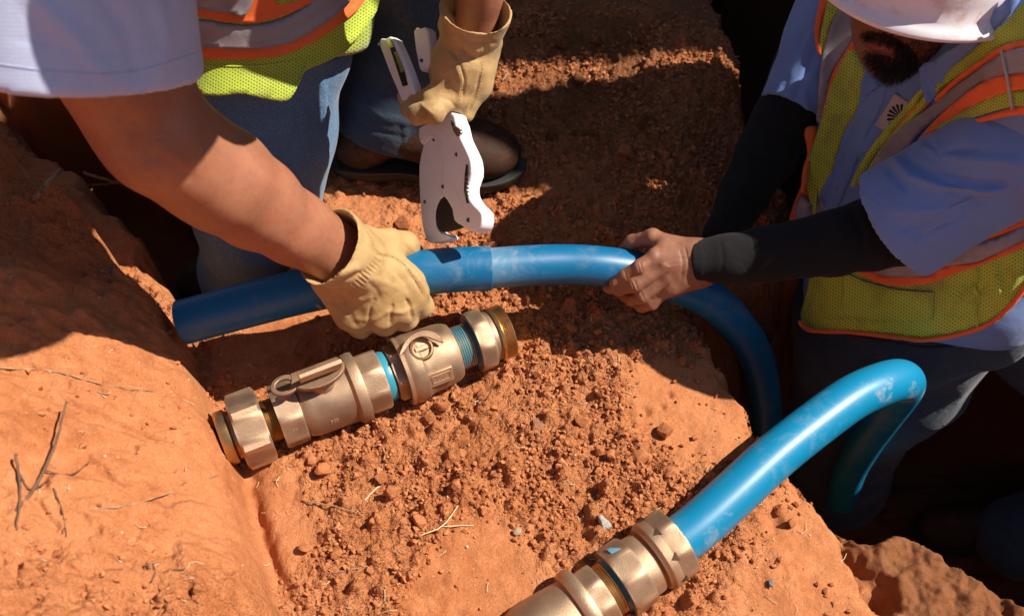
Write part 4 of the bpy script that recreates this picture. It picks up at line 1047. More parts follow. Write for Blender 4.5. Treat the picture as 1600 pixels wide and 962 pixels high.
stitches(S2, [(699, 79), (714, 101), (722, 126), (718, 160)], gl2, r=.00045); stitches(S2, [(755, 100), (748, 140), (735, 172)], gl2, r=.00045)

# ------------------------------------------------------------------ ratchet pipe cutter
M_WHITE = NT('white_enamel'); M_WHITE = M_WHITE.out(M_WHITE.ramp(M_WHITE.noise(30, 5, .7), [(.35, (.74, .73, .76)), (.7, (.82, .81, .84))]), .35, M_WHITE.bump(M_WHITE.noise(400, 2), .08, .0006))
M_STEEL = NT('black_steel').out((.010, .009, .009), .5)
M_CHROME = NT('bright_steel').out((.6, .6, .62), .25, Metallic=1.0)
pc = thing('pipe_cutter', 'white ratchet pipe cutter with a black blade, hanging from the gloved hand', 'pipe cutter', P(700, 250, 1.25))
D0 = lambda px, py: 1.236-(px-700)/FPX*1.25*1.15+.00006*(py-200)
EX = RIGHT*1.15+FWD*1.0-UP*.05       # the tool's thickness, away from the viewer
def slab(name, poly, off0, t, mat, bv=.0015, rnd=2, par=None, **kw):
    poly = roundpoly(poly, rnd) if rnd > 1 else poly; n = len(poly); e = EX/np.linalg.norm(EX)
    F0 = [P(a, b, D0(a, b))+e*off0 for a, b in poly]; V = np.array(F0+[p+e*t for p in F0])
    F = [tuple(range(n)), tuple(range(2*n-1, n-1, -1))]+[(i, i+n, (i+1) % n+n, (i+1) % n) for i in range(n)]
    o = mk(name, V, F, mat, par or pc, **kw); bevel(o, bv, 3, 40); smooth_by_angle(o, 40); return o
jaw = [(681, 190), (700, 176), (716, 184), (728, 210), (736, 250), (735, 290), (716, 303), (697, 305), (686, 311), (679, 329), (680, 352), (688, 364), (700, 367), (703, 373), (690, 377), (670, 379), (660, 358), (655, 308), (654, 258), (661, 226), (670, 203)]
slab('jaw_body', [(a-(6 if a > 720 else 2), b) for a, b in jaw], .003, .013, M_WHITE, .002)
arm = [(700, 173), (717, 180), (731, 204), (746, 236), (752, 252), (753, 274), (747, 292), (748, 306), (757, 320), (769, 333), (768, 353), (758, 362), (748, 361), (737, 353), (725, 345), (713, 328), (704, 312), (697, 300), (700, 262), (693, 232), (678, 212), (664, 226), (661, 200), (678, 192)]
slab('jaw_arm', [(a-(13 if a > 722 else 4), b) for a, b in arm], -.003, .020, M_WHITE, .0025)
slab('blade', [(694, 302), (708, 314), (722, 338), (728, 350), (712, 357), (697, 361), (684, 361), (676, 350), (672, 342), (676, 326), (684, 308)], .0045, .003, M_STEEL, .0005)
slab('blade_rim', [(674, 341), (681, 340), (683, 356), (676, 354)], .006, .008, M_STEEL, .0006, 1)
slab('handle', [(622, 77), (633, 68), (646, 69), (669, 122), (678, 150), (684, 176), (668, 182), (656, 160)], -.030, .014, M_WHITE, .0025, label='white handle bar with a latch window')
slab('handle', [(658, 52), (669, 48), (680, 50), (684, 100), (675, 112), (667, 110)], -.012, .014, M_WHITE, .002, label='second handle seen behind the glove')
slab('latch_slot', [(637, 74), (644, 73), (664, 122), (668, 140), (660, 142), (650, 112)], -.0308, .001, M_STEEL, .0002, 1)
slab('latch', [(636, 70), (642, 69), (648, 82), (641, 84)], -.0325, .002, M_CHROME, .0004, 1)
slab('latch_lever', [(648, 90), (652, 89), (664, 118), (659, 121)], -.0322, .0018, M_CHROME, .0004, 1)
slab('thumb_slot', [(708, 189), (713, 194), (722, 209), (720, 213), (713, 208), (710, 198)], -.0042, .0015, M_STEEL, .0003, 1)
slab('thumb_wheel', [(713, 196), (721, 200), (726, 208), (722, 216), (715, 208)], -.006, .003, M_CHROME, .0006, 2)
slab('rack_slot', [(732, 258), (735, 258), (735, 280), (732, 296), (737, 318), (733, 318), (729, 298), (730, 276)], -.0042, .0015, M_STEEL, .0002, 1)
for i in range(6): slab('rack_tooth', [(732, 276+i*6), (737, 275+i*6), (737, 278+i*6), (732, 279+i*6)], -.0052, .0012, M_CHROME, .0002, 1)
for px, py, r in ((676, 218, .0024), (717, 242, .0024), (696, 292, .0024), (662, 315, .0024), (736, 344, .0028), (669, 210, .0022), (624, 77, .0020), (672, 98, .0022), (652, 106, .0022)):
    e = EX/np.linalg.norm(EX); c = P(px, py, D0(px, py))-e*(.0040 if px > 690 else -.0022 if (px < 690 and py > 200) else .0312 if px < 660 else .0135)
    V, F = lathe(c, RIGHT, UP, e, [(0, r*.8), (.0, r), (.003, r), (.003, r*.5)], 20); rv = mk('rivet', V, F, NT('rivet').out((.10, .10, .12), .4, Metallic=.7) if px == 676 else bpy.data.materials['rivet'], pc); smooth_by_angle(rv)
# raised rim line on the jaw
e = EX/np.linalg.norm(EX); rim = [P(a, b, D0(a, b)) - e*.0026 for a, b in densify([tuple(p) for p in smoothline([(664, 226), (678, 212), (692, 226), (702, 250), (708, 275), (716, 300), (730, 330)], 6)], 4, False)]
V, F = tube(rim, .0011, 8); mk('moulded_rim', V, F, M_WHITE, pc)
# ------------------------------------------------------------------ worker at the right
RM = thing('person', 'bearded worker in a white hard hat, blue shirt and high-visibility vest, holding the pipe bare-handed', 'person', (.62, .08, -.88))
def grid_for(Pts, m, h): a = np.array([P(*q) for q in Pts]); return SDF(a.min(0)-m, a.max(0)+m, h)
# head and neck, then both hands; one mesh
def mesh_head():
    S = grid_for([(1350, -120, 1.1), (1550, 130, 1.32)], .06, .0028)
    hc = P(1447, -22, 1.20); fdir = P(1392, 60, 1.20)-hc; 
    gaze = P(1350, 110, 1.24)-P(1447, -10, 1.215); gaze /= np.linalg.norm(gaze)
    crown = P(1452, -90, 1.11)-P(1430, 60, 1.27); crown -= gaze*(crown@gaze); crown /= np.linalg.norm(crown); lat = np.cross(crown, gaze)
    S.ell(P(1450, -35, 1.19), (gaze, lat, crown), (.098, .077, .105), .01)
    S.ell(P(1422, 35, 1.235), (gaze, lat, crown), (.072, .060, .062), .03)
    S.ell(P(1402, 88, 1.262), (gaze, lat, crown), (.030, .030, .024), .025)      # chin
    S.cone(P(1440, 70, 1.27), P(1420, 120, 1.36), .052, .060, .02)                # neck
    S.ell(P(1500, 22, 1.225), (gaze, lat, crown), (.060, .030, .055), .02)        # jaw and cheek
    S.ell(P(1364, 34, 1.205), (gaze, lat, crown), (.022, .016, .020), .008)       # nose
    S.ell(P(1378, 68, 1.2255), (lat, gaze, crown), (.026, .012, .0075), .006)     # lips
    S.ell(P(1380, 79, 1.232), (lat, gaze, crown), (.023, .012, .0075), .005)
    S.ell(P(1548, 2, 1.20), (gaze, lat, crown), (.018, .007, .032), .006)         # ear
    return S
hs = [([(1352, 70), (1375, 74), (1400, 80)], 2.2, -2.5), ([(1355, 58), (1370, 56)], 4, -1.0)]
Vh, Fh = mesh_head().mesh(2); Vh = sculpt(Vh, Fh, hs)
S = grid_for([(950, 350, 1.23), (1130, 500, 1.23), (950, 500, 1.36), (1130, 350, 1.30)], .012, .0012)
Wp = (1088, 410, 1.270)
for K, r1 in (((1024, 402, 1.262), .0118), ((1036, 416, 1.261), .0118), ((1043, 432, 1.265), .0115), ((1042, 450, 1.273), .0105)):
    S.cone(P(*Wp), P(*K), .0225, r1, .009)
S.cone(P(1108, 410, 1.27), P(*Wp), .0255, .0240, .008); S.cone(P(1092, 428, 1.275), P(1050, 445, 1.275), .019, .015, .01); S.cone(P(1090, 395, 1.27), P(1040, 385, 1.272), .018, .014, .012)
finger(S, [(1024, 402, 1.262), (1000, 417, 1.2600), (977, 430, 1.270), (960, 441, 1.280)], [.0104, .0094, .0084, .0070], .0035)
finger(S, [(1036, 416, 1.261), (993, 445, 1.2650), (968, 452, 1.285), (950, 450, 1.297)], [.0106, .0096, .0085, .0070], .0035)
finger(S, [(1043, 432, 1.265), (1004, 463, 1.2730), (987, 468, 1.294), (975, 463, 1.310)], [.0103, .0092, .0082, .0070], .0035)
finger(S, [(1042, 450, 1.273), (1018, 474, 1.2840), (1003, 479, 1.305), (990, 472, 1.320)], [.0098, .0088, .0078, .0066], .0035)
finger(S, [(1058, 388, 1.275), (1020, 371, 1.283), (988, 378, 1.302), (970, 394, 1.320)], [.0140, .0110, .0093, .0078], .006)
hd = [([(1000, 409), (1004, 424)], 1.6, -.8), ([(996, 411), (1000, 426)], 1.2, -.7), ([(975, 422), (980, 437)], 1.3, -.6), ([(990, 436), (997, 453)], 1.5, -.8), ([(986, 440), (992, 455)], 1.1, -.6), ([(1001, 455), (1008, 470)], 1.4, -.7),
      ([(1046, 418), (1030, 411)], 3, .5), ([(1070, 385), (1076, 410), (1073, 440)], 1.6, -.7), ([(1062, 388), (1067, 410), (1064, 436)], 1.4, -.5), ([(1085, 380), (1091, 405), (1090, 436)], 1.6, -.9), ([(1030, 405), (1055, 400), (1080, 400)], 2.2, .6), ([(1042, 418), (1064, 414)], 2.0, .5), ([(1008, 368), (1012, 378)], 1.5, -.6), ([(1035, 409), (1022, 420), (1008, 428)], 1.6, -.8), ([(1044, 425), (1028, 438), (1014, 450)], 1.6, -.8), ([(1046, 442), (1034, 454), (1022, 463)], 1.6, -.8)]
V1, F1 = S.mesh(2); V1 = puff(sculpt(V1, F1, hd), F1, 130, .0004, 5)
S = grid_for([(1040, 370, 1.30), (1150, 500, 1.45)], .012, .0014)
S.cone(P(1128, 370, 1.385), P(1108, 425, 1.385), .025, .022, .008)
finger(S, [(1108, 425, 1.365), (1099, 445, 1.330), (1094, 463, 1.325)], [.0130, .0098, .0082], .006)
for a, b, c in (((1100, 430, 1.405), (1070, 462, 1.405), (1057, 470, 1.392)), ((1106, 436, 1.405), (1090, 466, 1.405), (1078, 478, 1.386)), ((1112, 440, 1.405), (1104, 470, 1.405), (1092, 481, 1.382))):
    finger(S, [a, b, c], [.0120, .0092, .0080], .004)
V2_, F2_ = S.mesh(2)
Vb, Fb = joinq([(Vh, Fh), (V1, F1), (V2_, F2_)])
bodyR = mk('body', Vb, Fb, M_SKIN2, RM)
Shd = Surf(V1, F1); Shh = Surf(Vh, Fh); Sh2 = Surf(V2_, F2_)
M_NAIL = NT('fingernail').out((.56, .34, .24), .3)
for (px, py), SS in (((961, 441), Shd), ((1093, 465), Sh2)):
    V, F, uv = patch(SS, roundpoly([(px-3.5, py-4), (px+2.5, py-5), (px+4, py+2), (px-2, py+5)], 4), .0005, .0008, 1.5); mk('fingernail', V, F, M_NAIL, bodyR)
V, F, uv = patch(Shh, roundpoly([(1352, 66), (1366, 64), (1384, 69), (1402, 78), (1396, 86), (1376, 84), (1356, 76)], 4), .0006, .001, 3); mk('lips', V, F, skin_material('lip_skin', (.20, .06, .045), (.26, .085, .06), (.2, .05, .04)), bodyR)
# beard and moustache: short bristles rooted on the face
def bristles(S, poly, n, L, name, parent, seed=1, skip=None):
    g = np.random.default_rng(seed); xs = [p[0] for p in poly]; ys = [p[1] for p in poly]; Vv, Ff = [], []; k = 0
    while k < n:
        a, b = g.uniform(min(xs), max(xs)), g.uniform(min(ys), max(ys))
        if not inpoly(np.array([a]), np.array([b]), poly)[0]: k += .2; continue
        if skip and inpoly(np.array([a]), np.array([b]), skip)[0]: k += .2; continue
        p, nn = S.hit(a+g.normal()*3, b+g.normal()*3); k += 1
        if p is None: continue
        d = nn*.6+np.array([-.3, -.2, -.6])+g.normal(size=3)*.35; d /= np.linalg.norm(d); s_ = np.cross(d, g.normal(size=3)); s_ /= np.linalg.norm(s_); w_ = .00035
        i = len(Vv); Vv += [p-nn*.001-s_*w_, p-nn*.001+s_*w_, p+d*L*g.uniform(.6, 1.1)]; Ff.append((i, i+1, i+2))
    return mk(name, np.array(Vv), Ff, NT('black_hair').out((.012, .008, .007), .6), parent, smooth=False, kind='stuff')
bristles(Shh, [(1352, 49), (1365, 50), (1390, 53), (1412, 64), (1432, 84), (1440, 112), (1420, 130), (1380, 128), (1358, 104), (1352, 88), (1356, 80), (1378, 86), (1400, 88), (1402, 76), (1384, 66), (1350, 62)], 5200, .009, 'beard', bodyR)
bristles(Shh, [(1415, 52), (1450, 44), (1500, 50), (1545, 30), (1540, 16), (1556, 4), (1566, 12), (1545, 60), (1470, 118), (1430, 124)], 6500, .004, 'stubble', bodyR, 3)
V, F, uv = patch(Shh, roundpoly([(1360, 102), (1390, 100), (1408, 90), (1406, 74), (1390, 60), (1362, 54), (1364, 49), (1392, 53), (1412, 66), (1422, 86), (1424, 106), (1412, 120), (1380, 118)], 3), .0012, .002, 5, relaxit=2); mk('beard_base', V, F, NT('dark_beard').out((.028, .014, .010), .8), bodyR)
# hard hat
hat = mesh_hat = None
Hc = P(1450, -54, 1.140); ax = -FWD*.72+UP*.62-RIGHT*.03; ax /= np.linalg.norm(ax); hx_ = np.cross(ax, [0, 0, 1.0]); hx_ /= np.linalg.norm(hx_); hy_ = np.cross(ax, hx_)
M_HAT = NT('hard_hat_plastic'); hcx = M_HAT.mix(M_HAT.math('MULTIPLY', M_HAT.ramp(M_HAT.noise(24, 7, .75, .3), [(.50, 0.0), (.60, 1.0)]), M_HAT.ramp(M_HAT.noise(7, 2), [(.42, 0.0), (.62, .75)])), (.80, .74, .76), (.50, .21, .09))
M_HAT = M_HAT.out(hcx, .38, M_HAT.bump(M_HAT.noise(60, 4), .05, .002))
def hatr(th): return 1+.06*math.cos(th-math.pi*1.5)**2
prof = [(-.012, .128), (-.010, .1315), (-.007, .1310), (-.003, .1235), (.003, .117), (.02, .114), (.05, .107), (.08, .090), (.10, .066), (.112, .034), (.116, .002)]
V, F = lathe(Hc, hx_, hy_, ax, prof, 96, hatr, cap=False); Vi, Fi = lathe(Hc, hx_, hy_, ax, [(s-.003, max(r-.003, .0005)) for s, r in prof], 96, hatr, cap=False)
Fi = [tuple(i+len(V) for i in f[::-1]) for f in Fi]; n = len(V); Fr = [(k, n+k, n+(k+1) % 96, (k+1) % 96) for k in range(96)]
hatob = mk('hard_hat', np.vstack([V, Vi]), F+Fi+Fr, M_HAT, RM, label='white hard hat smudged with red dirt')
# torso in its shirt
S = grid_for([(1240, 40, 1.3), (1720, 60, 1.1), (1250, 560, 1.5), (1640, 560, 1.6), (1700, 560, 1.3)], .15, .006)
S.cone(P(1372, 455, 1.50), P(1520, 430, 1.43), .110, .118, .04); S.cone(P(1388, 330, 1.46), P(1530, 310, 1.36), .110, .115, .05)
S.cone(P(1388, 200, 1.42), P(1530, 190, 1.28), .106, .110, .05); S.cone(P(1350, 90, 1.43), P(1545, 110, 1.23), .078, .088, .05)
S.cone(P(1300, 62, 1.43), P(1350, 90, 1.43), .066, .08, .03); S.cone(P(1610, 130, 1.16), P(1545, 110, 1.23), .078, .088, .03)
S.cone(P(1720, 90, 1.10), P(1620, 360, 1.42), .135, .110, .05); S.cone(P(1720, 90, 1.10), P(1600, 120, 1.20), .12, .09, .04)
S.cone(P(1425, 80, 1.33), P(1415, 130, 1.38), .064, .075, .02)
S.cone(P(1428, 40, 1.29), P(1418, 110, 1.36), .062, .066, .0, op='sub')
S.cut(P(1420, 520, 1.45), P(1400, 520, 1.50)-P(1440, 300, 1.45))
ts = [([(1378, 133), (1350, 160), (1325, 220), (1300, 300)], 3.5, 1.5), ([(1395, 130), (1370, 200), (1340, 250)], 6, 2.5), ([(1340, 190), (1325, 240), (1300, 300)], 5, -2.0), ([(1320, 230), (1340, 240), (1360, 235)], 6, 2)]
shirt, Vt, Ft = part('shirt', S, M_SHIRT, RM, 4, lambda V, F: puff(sculpt(V, F, ts), F, 12, .006, 14), label='light blue work shirt, dusty')
T_ = Surf(Vt, Ft); TV, TF = Vt, Ft
# sleeves
def sleeve(a, b, ra, rb, folds, name='sleeve', seed=1, label=None, inner=.004):
    a, b = P(*a), P(*b); S = SDF(np.minimum(a, b)-.13, np.maximum(a, b)+.13, .0036)
    S.cone(a, b, ra, rb, .0, flat=True); S.cone(a+(b-a)*.55, b+(b-a)*.12, rb-.012, rb-.0055, 0, op='sub')
    return part(name, S, M_SHIRT, RM, 3, lambda V, F: puff(puff(sculpt(V, F, folds), F, 14, .006, seed), F, 40, .0012, seed+3), label=label)
f1 = [([(1395, 215), (1410, 245), (1450, 270), (1520, 285), (1600, 290)], 6, -5), ([(1390, 240), (1420, 275), (1470, 292), (1560, 300)], 7, 4.5), ([(1440, 225), (1500, 250), (1600, 255)], 8, 4), ([(1350, 265), (1380, 255), (1420, 300)], 7, -3.5), ([(1500, 320), (1540, 300), (1600, 285)], 6, 4), ([(1430, 375), (1480, 340), (1540, 310)], 7, -4), ([(1380, 330), (1450, 330), (1530, 320)], 10, 3), ([(1400, 360), (1460, 352), (1520, 335)], 5, -2.5), ([(1440, 215), (1470, 240), (1530, 232)], 5, -4), ([(1330, 305), (1400, 358), (1467, 402)], 2, .8), ([(1345, 292), (1410, 345), (1478, 392)], 2, -.9)]
sl1, Vs1, Fs1 = sleeve((1620, 225, 1.130), (1396, 352, 1.235), .070, .0750, f1, seed=21, label='blue sleeve nearer the viewer, deeply creased')
f2 = [([(1272, 40), (1250, 90), (1215, 140)], 6, 3), ([(1280, 70), (1262, 110), (1235, 170)], 6, -3.5), ([(1275, 110), (1255, 140), (1262, 180)], 6, 3), ([(1230, 110), (1222, 150), (1225, 185)], 6, -2.5), ([(1196, 172), (1232, 190), (1262, 196)], 2, .8), ([(1290, 20), (1262, 50), (1245, 80)], 5, -3)]
sl2, Vs2, Fs2 = sleeve((1322, 8, 1.415), (1234, 170, 1.425), .068, .044, f2, seed=31, label='blue sleeve on the far side, beside the dark pit wall')
TS = Surf(*joinq([(TV, TF), (Vs2, Fs2)]))
# black under-sleeves
S = grid_for([(1480, 300, 1.2), (1070, 440, 1.3), (1260, 120, 1.5), (1110, 400, 1.38)], .07, .003)
S.chain([P(*q) for q in [(1500, 290, 1.215), (1420, 350, 1.245), (1360, 366, 1.245), (1300, 380, 1.245), (1200, 397, 1.252), (1140, 404, 1.260), (1083, 409, 1.268)]], [.052, .050, .0445, .0405, .0345, .0305, .0275], .008)
V, F = S.mesh(2)
a, b = P(1140, 404, 1.255), P(1084, 409, 1.268)
S.cut(b, b-a)
sf = [([(1330, 330), (1350, 370), (1345, 405)], 5, -2), ([(1300, 338), (1315, 370), (1312, 405)], 5, 1.2), ([(1270, 345), (1280, 380), (1275, 420)], 4, -.8), ([(1225, 355), (1232, 390), (1226, 430)], 4, 1.4), ([(1175, 362), (1182, 400), (1176, 432)], 3, -1.0), ([(1125, 370), (1130, 400), (1126, 436)], 3, -1.0), ([(1093, 372), (1097, 405), (1094, 440)], 2, .8)]
under, V, F = part('under_sleeve', S, M_BLACK, RM, 2, lambda V, F: puff(puff(sculpt(V, F, sf), F, 26, .0013, 6), F, 70, .0008, 8), label='tight black under-sleeve down to the wrist, nearer arm')
S = grid_for([(1290, 60, 1.5), (1090, 400, 1.42)], .07, .0035)
S.chain([P(*q) for q in [(1270, 90, 1.43), (1222, 190, 1.445), (1198, 240, 1.445), (1166, 300, 1.425), (1128, 372, 1.388)]], [.050, .0445, .0440, .036, .0275], .008)
sf = [([(1165, 235), (1200, 250), (1240, 262)], 5, -3), ([(1160, 255), (1195, 272), (1232, 280)], 5, 2.4), ([(1140, 300), (1170, 310), (1200, 315)], 4, -1.6), ([(1180, 200), (1215, 215), (1250, 222)], 5, 2), ([(1120, 330), (1150, 340), (1175, 345)], 4, 1.4)]
part('under_sleeve', S, M_BLACK, RM, 2, lambda V, F: puff(puff(sculpt(V, F, sf), F, 26, .0028, 16), F, 70, .0008, 8), label='tight black under-sleeve on the far arm')
# jeans, boots
S = grid_for([(1300, 480, 1.5), (1600, 480, 1.5), (1290, 760, 2.15), (1800, 690, 1.9), (1600, 860, 2.05)], .14, .007)
S.cone(P(1372, 490, 1.60), P(1520, 460, 1.52), .118, .115, .04)
S.chain([P(*q) for q in [(1360, 500, 1.60), (1325, 610, 1.80), (1300, 690, 2.0), (1300, 770, 2.2)]], [.115, .10, .085, .08], .04)
S.chain([P(*q) for q in [(1490, 470, 1.58), (1420, 590, 1.78), (1350, 670, 1.98), (1330, 760, 2.2)]], [.105, .095, .08, .075], .04)
S.chain([P(*q) for q in [(1560, 430, 1.62), (1790, 690, 1.92), (1740, 800, 2.06), (1590, 840, 2.06)]], [.11, .10, .085, .085], .03)
jf = [([(1560, 470), (1500, 530), (1440, 600)], 6, 3), ([(1480, 520), (1440, 560), (1400, 610)], 8, -4), ([(1300, 545), (1380, 555), (1460, 540)], 8, 3), ([(1545, 800), (1560, 830), (1600, 860)], 8, -5), ([(1550, 830), (1580, 860)], 6, 4)]
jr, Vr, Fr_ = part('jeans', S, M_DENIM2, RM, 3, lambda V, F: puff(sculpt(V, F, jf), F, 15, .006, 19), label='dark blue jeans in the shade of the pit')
hbR = P(1605, 835, 2.10); tbR = P(1440, 812, 2.10); hbR[2] = tbR[2] = -.885
L_ = tbR-hbR; L_ /= np.linalg.norm(L_); boot(RM, tbR-L_*.27, tbR, M_BOOT, label='dark boot on the pit floor', voxel=.006, shaft=False)
hb3 = P(1315, 770, 2.2); hb3[2] = -.885; boot(RM, hb3, hb3+np.array([-.26, .06, 0]), M_BOOT, label='boot at the foot of the bench', voxel=.007)
# shirt front: placket, collar, buttons, name patch
def sheet(S, nm, poly, off, t, mat, par, step=7, rel=3, rnd=3, **kw):
    V, F, uv = patch(S, roundpoly(poly, rnd) if rnd > 1 else poly, off, t, step, relaxit=rel); o_ = mk(nm, V, F, mat, par, uv=uv, **kw); return V, F, o_
sheet(T_, 'placket', [(1379, 134), (1392, 136), (1380, 165), (1352, 225), (1325, 290), (1300, 345), (1282, 342), (1300, 290), (1326, 226), (1348, 160), (1360, 146)], .0055, .004, M_SHIRT, RM)
for px, py in ((1364, 148), (1333, 222), (1303, 293)):
    p, n_ = T_.hit(px, py); n_ = n_/np.linalg.norm(n_); e1 = np.cross(n_, [0, 0, 1.0]); e1 /= np.linalg.norm(e1); e2 = np.cross(n_, e1); p = p-FWD*.0068
    bt = mk('button', *lathe(p, e1, e2, n_, [(0, .0052), (.0016, .0054), (.0022, .0048), (.0014, .0040), (.0014, .0002)], 24), bpy.data.materials.get('button_plastic') or NT('button_plastic').out((.10, .13, .26), .35), shirt)
    for dx, dy in ((1, 1), (1, -1), (-1, 1), (-1, -1)):
        mk('button_hole', *lathe(p+e1*dx*.0011+e2*dy*.0011, e1, e2, n_, [(.0012, .0005), (.0017, .0005)], 8), M_DARKT, bt)
sheet(T_, 'collar', [(1436, 108), (1447, 160), (1463, 148), (1480, 124), (1509, 92), (1545, 55), (1577, 25), (1600, -10), (1590, -20), (1566, 6), (1543, 25), (1509, 62), (1481, 80), (1456, 96)], .020, .003, M_SHIRT, RM, rel=8, rnd=2)
sheet(T_, 'collar', [(1349, 41), (1349, 75), (1362, 98), (1378, 133), (1366, 143), (1348, 150), (1345, 130), (1352, 110), (1340, 80), (1342, 50)], .010, .003, M_SHIRT, RM, rel=6, rnd=2)
Vp, Fp, npch = sheet(T_, 'name_patch', [(1398, 145), (1428, 163), (1399, 214), (1368, 196)], .0060, .0015, NT('patch_cloth').out((.46, .36, .34), .85), shirt, 4, 8, 1)
Spp = Surf(Vp, Fp); cx, cy = 1407, 184
for i in range(8):
    a0 = math.radians(78+i*21); a1 = a0+math.radians(13)
    pl = [(cx+6*math.cos(a0), cy-6*math.sin(a0)), (cx+20*math.cos(a0), cy-20*math.sin(a0)), (cx+22*math.cos((a0+a1)/2), cy-22*math.sin((a0+a1)/2)), (cx+20*math.cos(a1), cy-20*math.sin(a1)), (cx+6*math.cos(a1), cy-6*math.sin(a1))]
    V, F, uv = patch(Spp, pl, .0005, .0006, 5); mk('emblem_ray', V, F, bpy.data.materials.get('emblem_blue') or NT('emblem_blue').out((.02, .12, .25), .7) if i == 6 else bpy.data.materials.get('emblem_black') or NT('emblem_black').out((.012, .012, .014), .7), npch)
# vest
vest = bpy.data.objects.new('vest', None); col.objects.link(vest); vest.parent = RM; vest['label'] = 'sleeveless high-visibility vest, lime mesh with orange and grey bands'
def vp(nm, poly, off, mat, t=.0015, S_=None, **k): return sheet(S_ or T_, nm, poly, off, t, mat, vest, **k)
vp('front_panel', [(1350, 44), (1364, 98), (1352, 130), (1341, 166), (1316, 216), (1300, 266), (1286, 303), (1270, 322), (1262, 300), (1258, 270), (1266, 240), (1283, 187), (1297, 137), (1322, 84)], .0085, M_LIME2, .003, label='near-front lime panel smudged with dirt', rel=5)
vp('orange_band', [(1349, 38), (1353, 50), (1334, 84), (1314, 116), (1304, 142), (1292, 190), (1284, 200), (1284, 182), (1294, 138), (1304, 108), (1324, 76)], .0112, M_ORANGE)
vp('reflective_tape', [(1314, 8), (1338, 18), (1347, 30), (1330, 68), (1306, 108), (1296, 140), (1287, 190), (1276, 188), (1278, 150), (1283, 100), (1290, 66)], .0070, M_GREY, S_=TS, rel=5)
vp('shoulder_panel', [(1298, -10), (1318, 4), (1300, 38), (1287, 82), (1281, 80), (1283, 50)], .0060, M_LIME2, S_=TS)
vp('orange_band', [(1285, -12), (1300, -6), (1286, 30), (1281, 55), (1284, 84), (1277, 80), (1273, 50), (1276, 24)], .0085, M_ORANGE, S_=TS)
vp('orange_band', [(1257, 203), (1277, 198), (1277, 222), (1264, 262), (1262, 290), (1252, 300), (1255, 262), (1262, 240)], .0115, M_ORANGE)
vp('orange_band', [(1250, 294), (1258, 288), (1272, 318), (1268, 330), (1256, 322), (1240, 345), (1234, 338)], .0105, M_ORANGE)
vp('reflective_tape', [(1252, 305), (1272, 322), (1284, 312), (1290, 335), (1262, 352), (1238, 352)], .0090, M_GREY)
vp('zip_edge', [(1274, 300), (1278, 300), (1276, 332), (1272, 340), (1270, 325)], .0125, M_LIME2)
# far side of the front (the worker's left)
vp('front_panel', [(1600, 4), (1640, -10), (1640, 62), (1600, 64), (1560, 78), (1520, 108), (1480, 134), (1462, 146), (1470, 124), (1509, 88), (1545, 58), (1580, 26)], .0090, M_LIME, .003, label='far-front lime panel over the shoulder', rel=5)
vp('orange_band', [(1640, 52), (1640, 70), (1600, 74), (1562, 88), (1520, 114), (1480, 146), (1466, 160), (1464, 148), (1520, 102), (1562, 74), (1600, 62)], .0110, M_ORANGE)
vp('reflective_tape', [(1640, 70), (1640, 116), (1600, 114), (1564, 118), (1530, 132), (1480, 168), (1440, 205), (1412, 240), (1372, 262), (1366, 252), (1400, 205), (1452, 168), (1500, 130), (1562, 86), (1600, 74)], .0125, M_GREY, rel=5)
vp('orange_band', [(1640, 112), (1640, 140), (1600, 140), (1560, 148), (1500, 176), (1462, 204), (1441, 214), (1450, 200), (1482, 168), (1530, 132), (1564, 118), (1600, 114)], .0105, M_ORANGE, rel=5)
vp('side_panel', [(1640, 138), (1640, 170), (1590, 166), (1540, 178), (1490, 196), (1452, 211), (1448, 208), (1500, 176), (1560, 148), (1600, 140)], .0090, M_LIME, rel=5)
vp('orange_band', [(1640, 166), (1640, 182), (1590, 180), (1540, 190), (1490, 204), (1444, 217), (1440, 212), (1490, 196), (1540, 181), (1590, 167)], .0110, M_ORANGE, rel=5)
vp('front_edge', [(1440, 138), (1446, 146), (1424, 176), (1400, 202), (1372, 236), (1345, 280), (1334, 292), (1330, 286), (1350, 246), (1378, 208), (1410, 172)], .0120, M_LIME2, label='doubled lime mesh edge of the open vest')
vp('front_edge', [(1449, 140), (1455, 150), (1430, 182), (1408, 206), (1380, 240), (1352, 282), (1345, 284), (1372, 238), (1402, 200), (1430, 170)], .0135, M_LIME2)
vp('orange_band', [(1446, 150), (1454, 160), (1420, 194), (1390, 230), (1372, 256), (1364, 254), (1384, 222), (1410, 188)], .0115, M_ORANGE)
vp('shoulder_seam', [(1563, 78), (1567, 78), (1576, 120), (1584, 170), (1580, 172), (1572, 122)], .0145, NT('seam_tape').out((.50, .46, .40), .7), rnd=1)
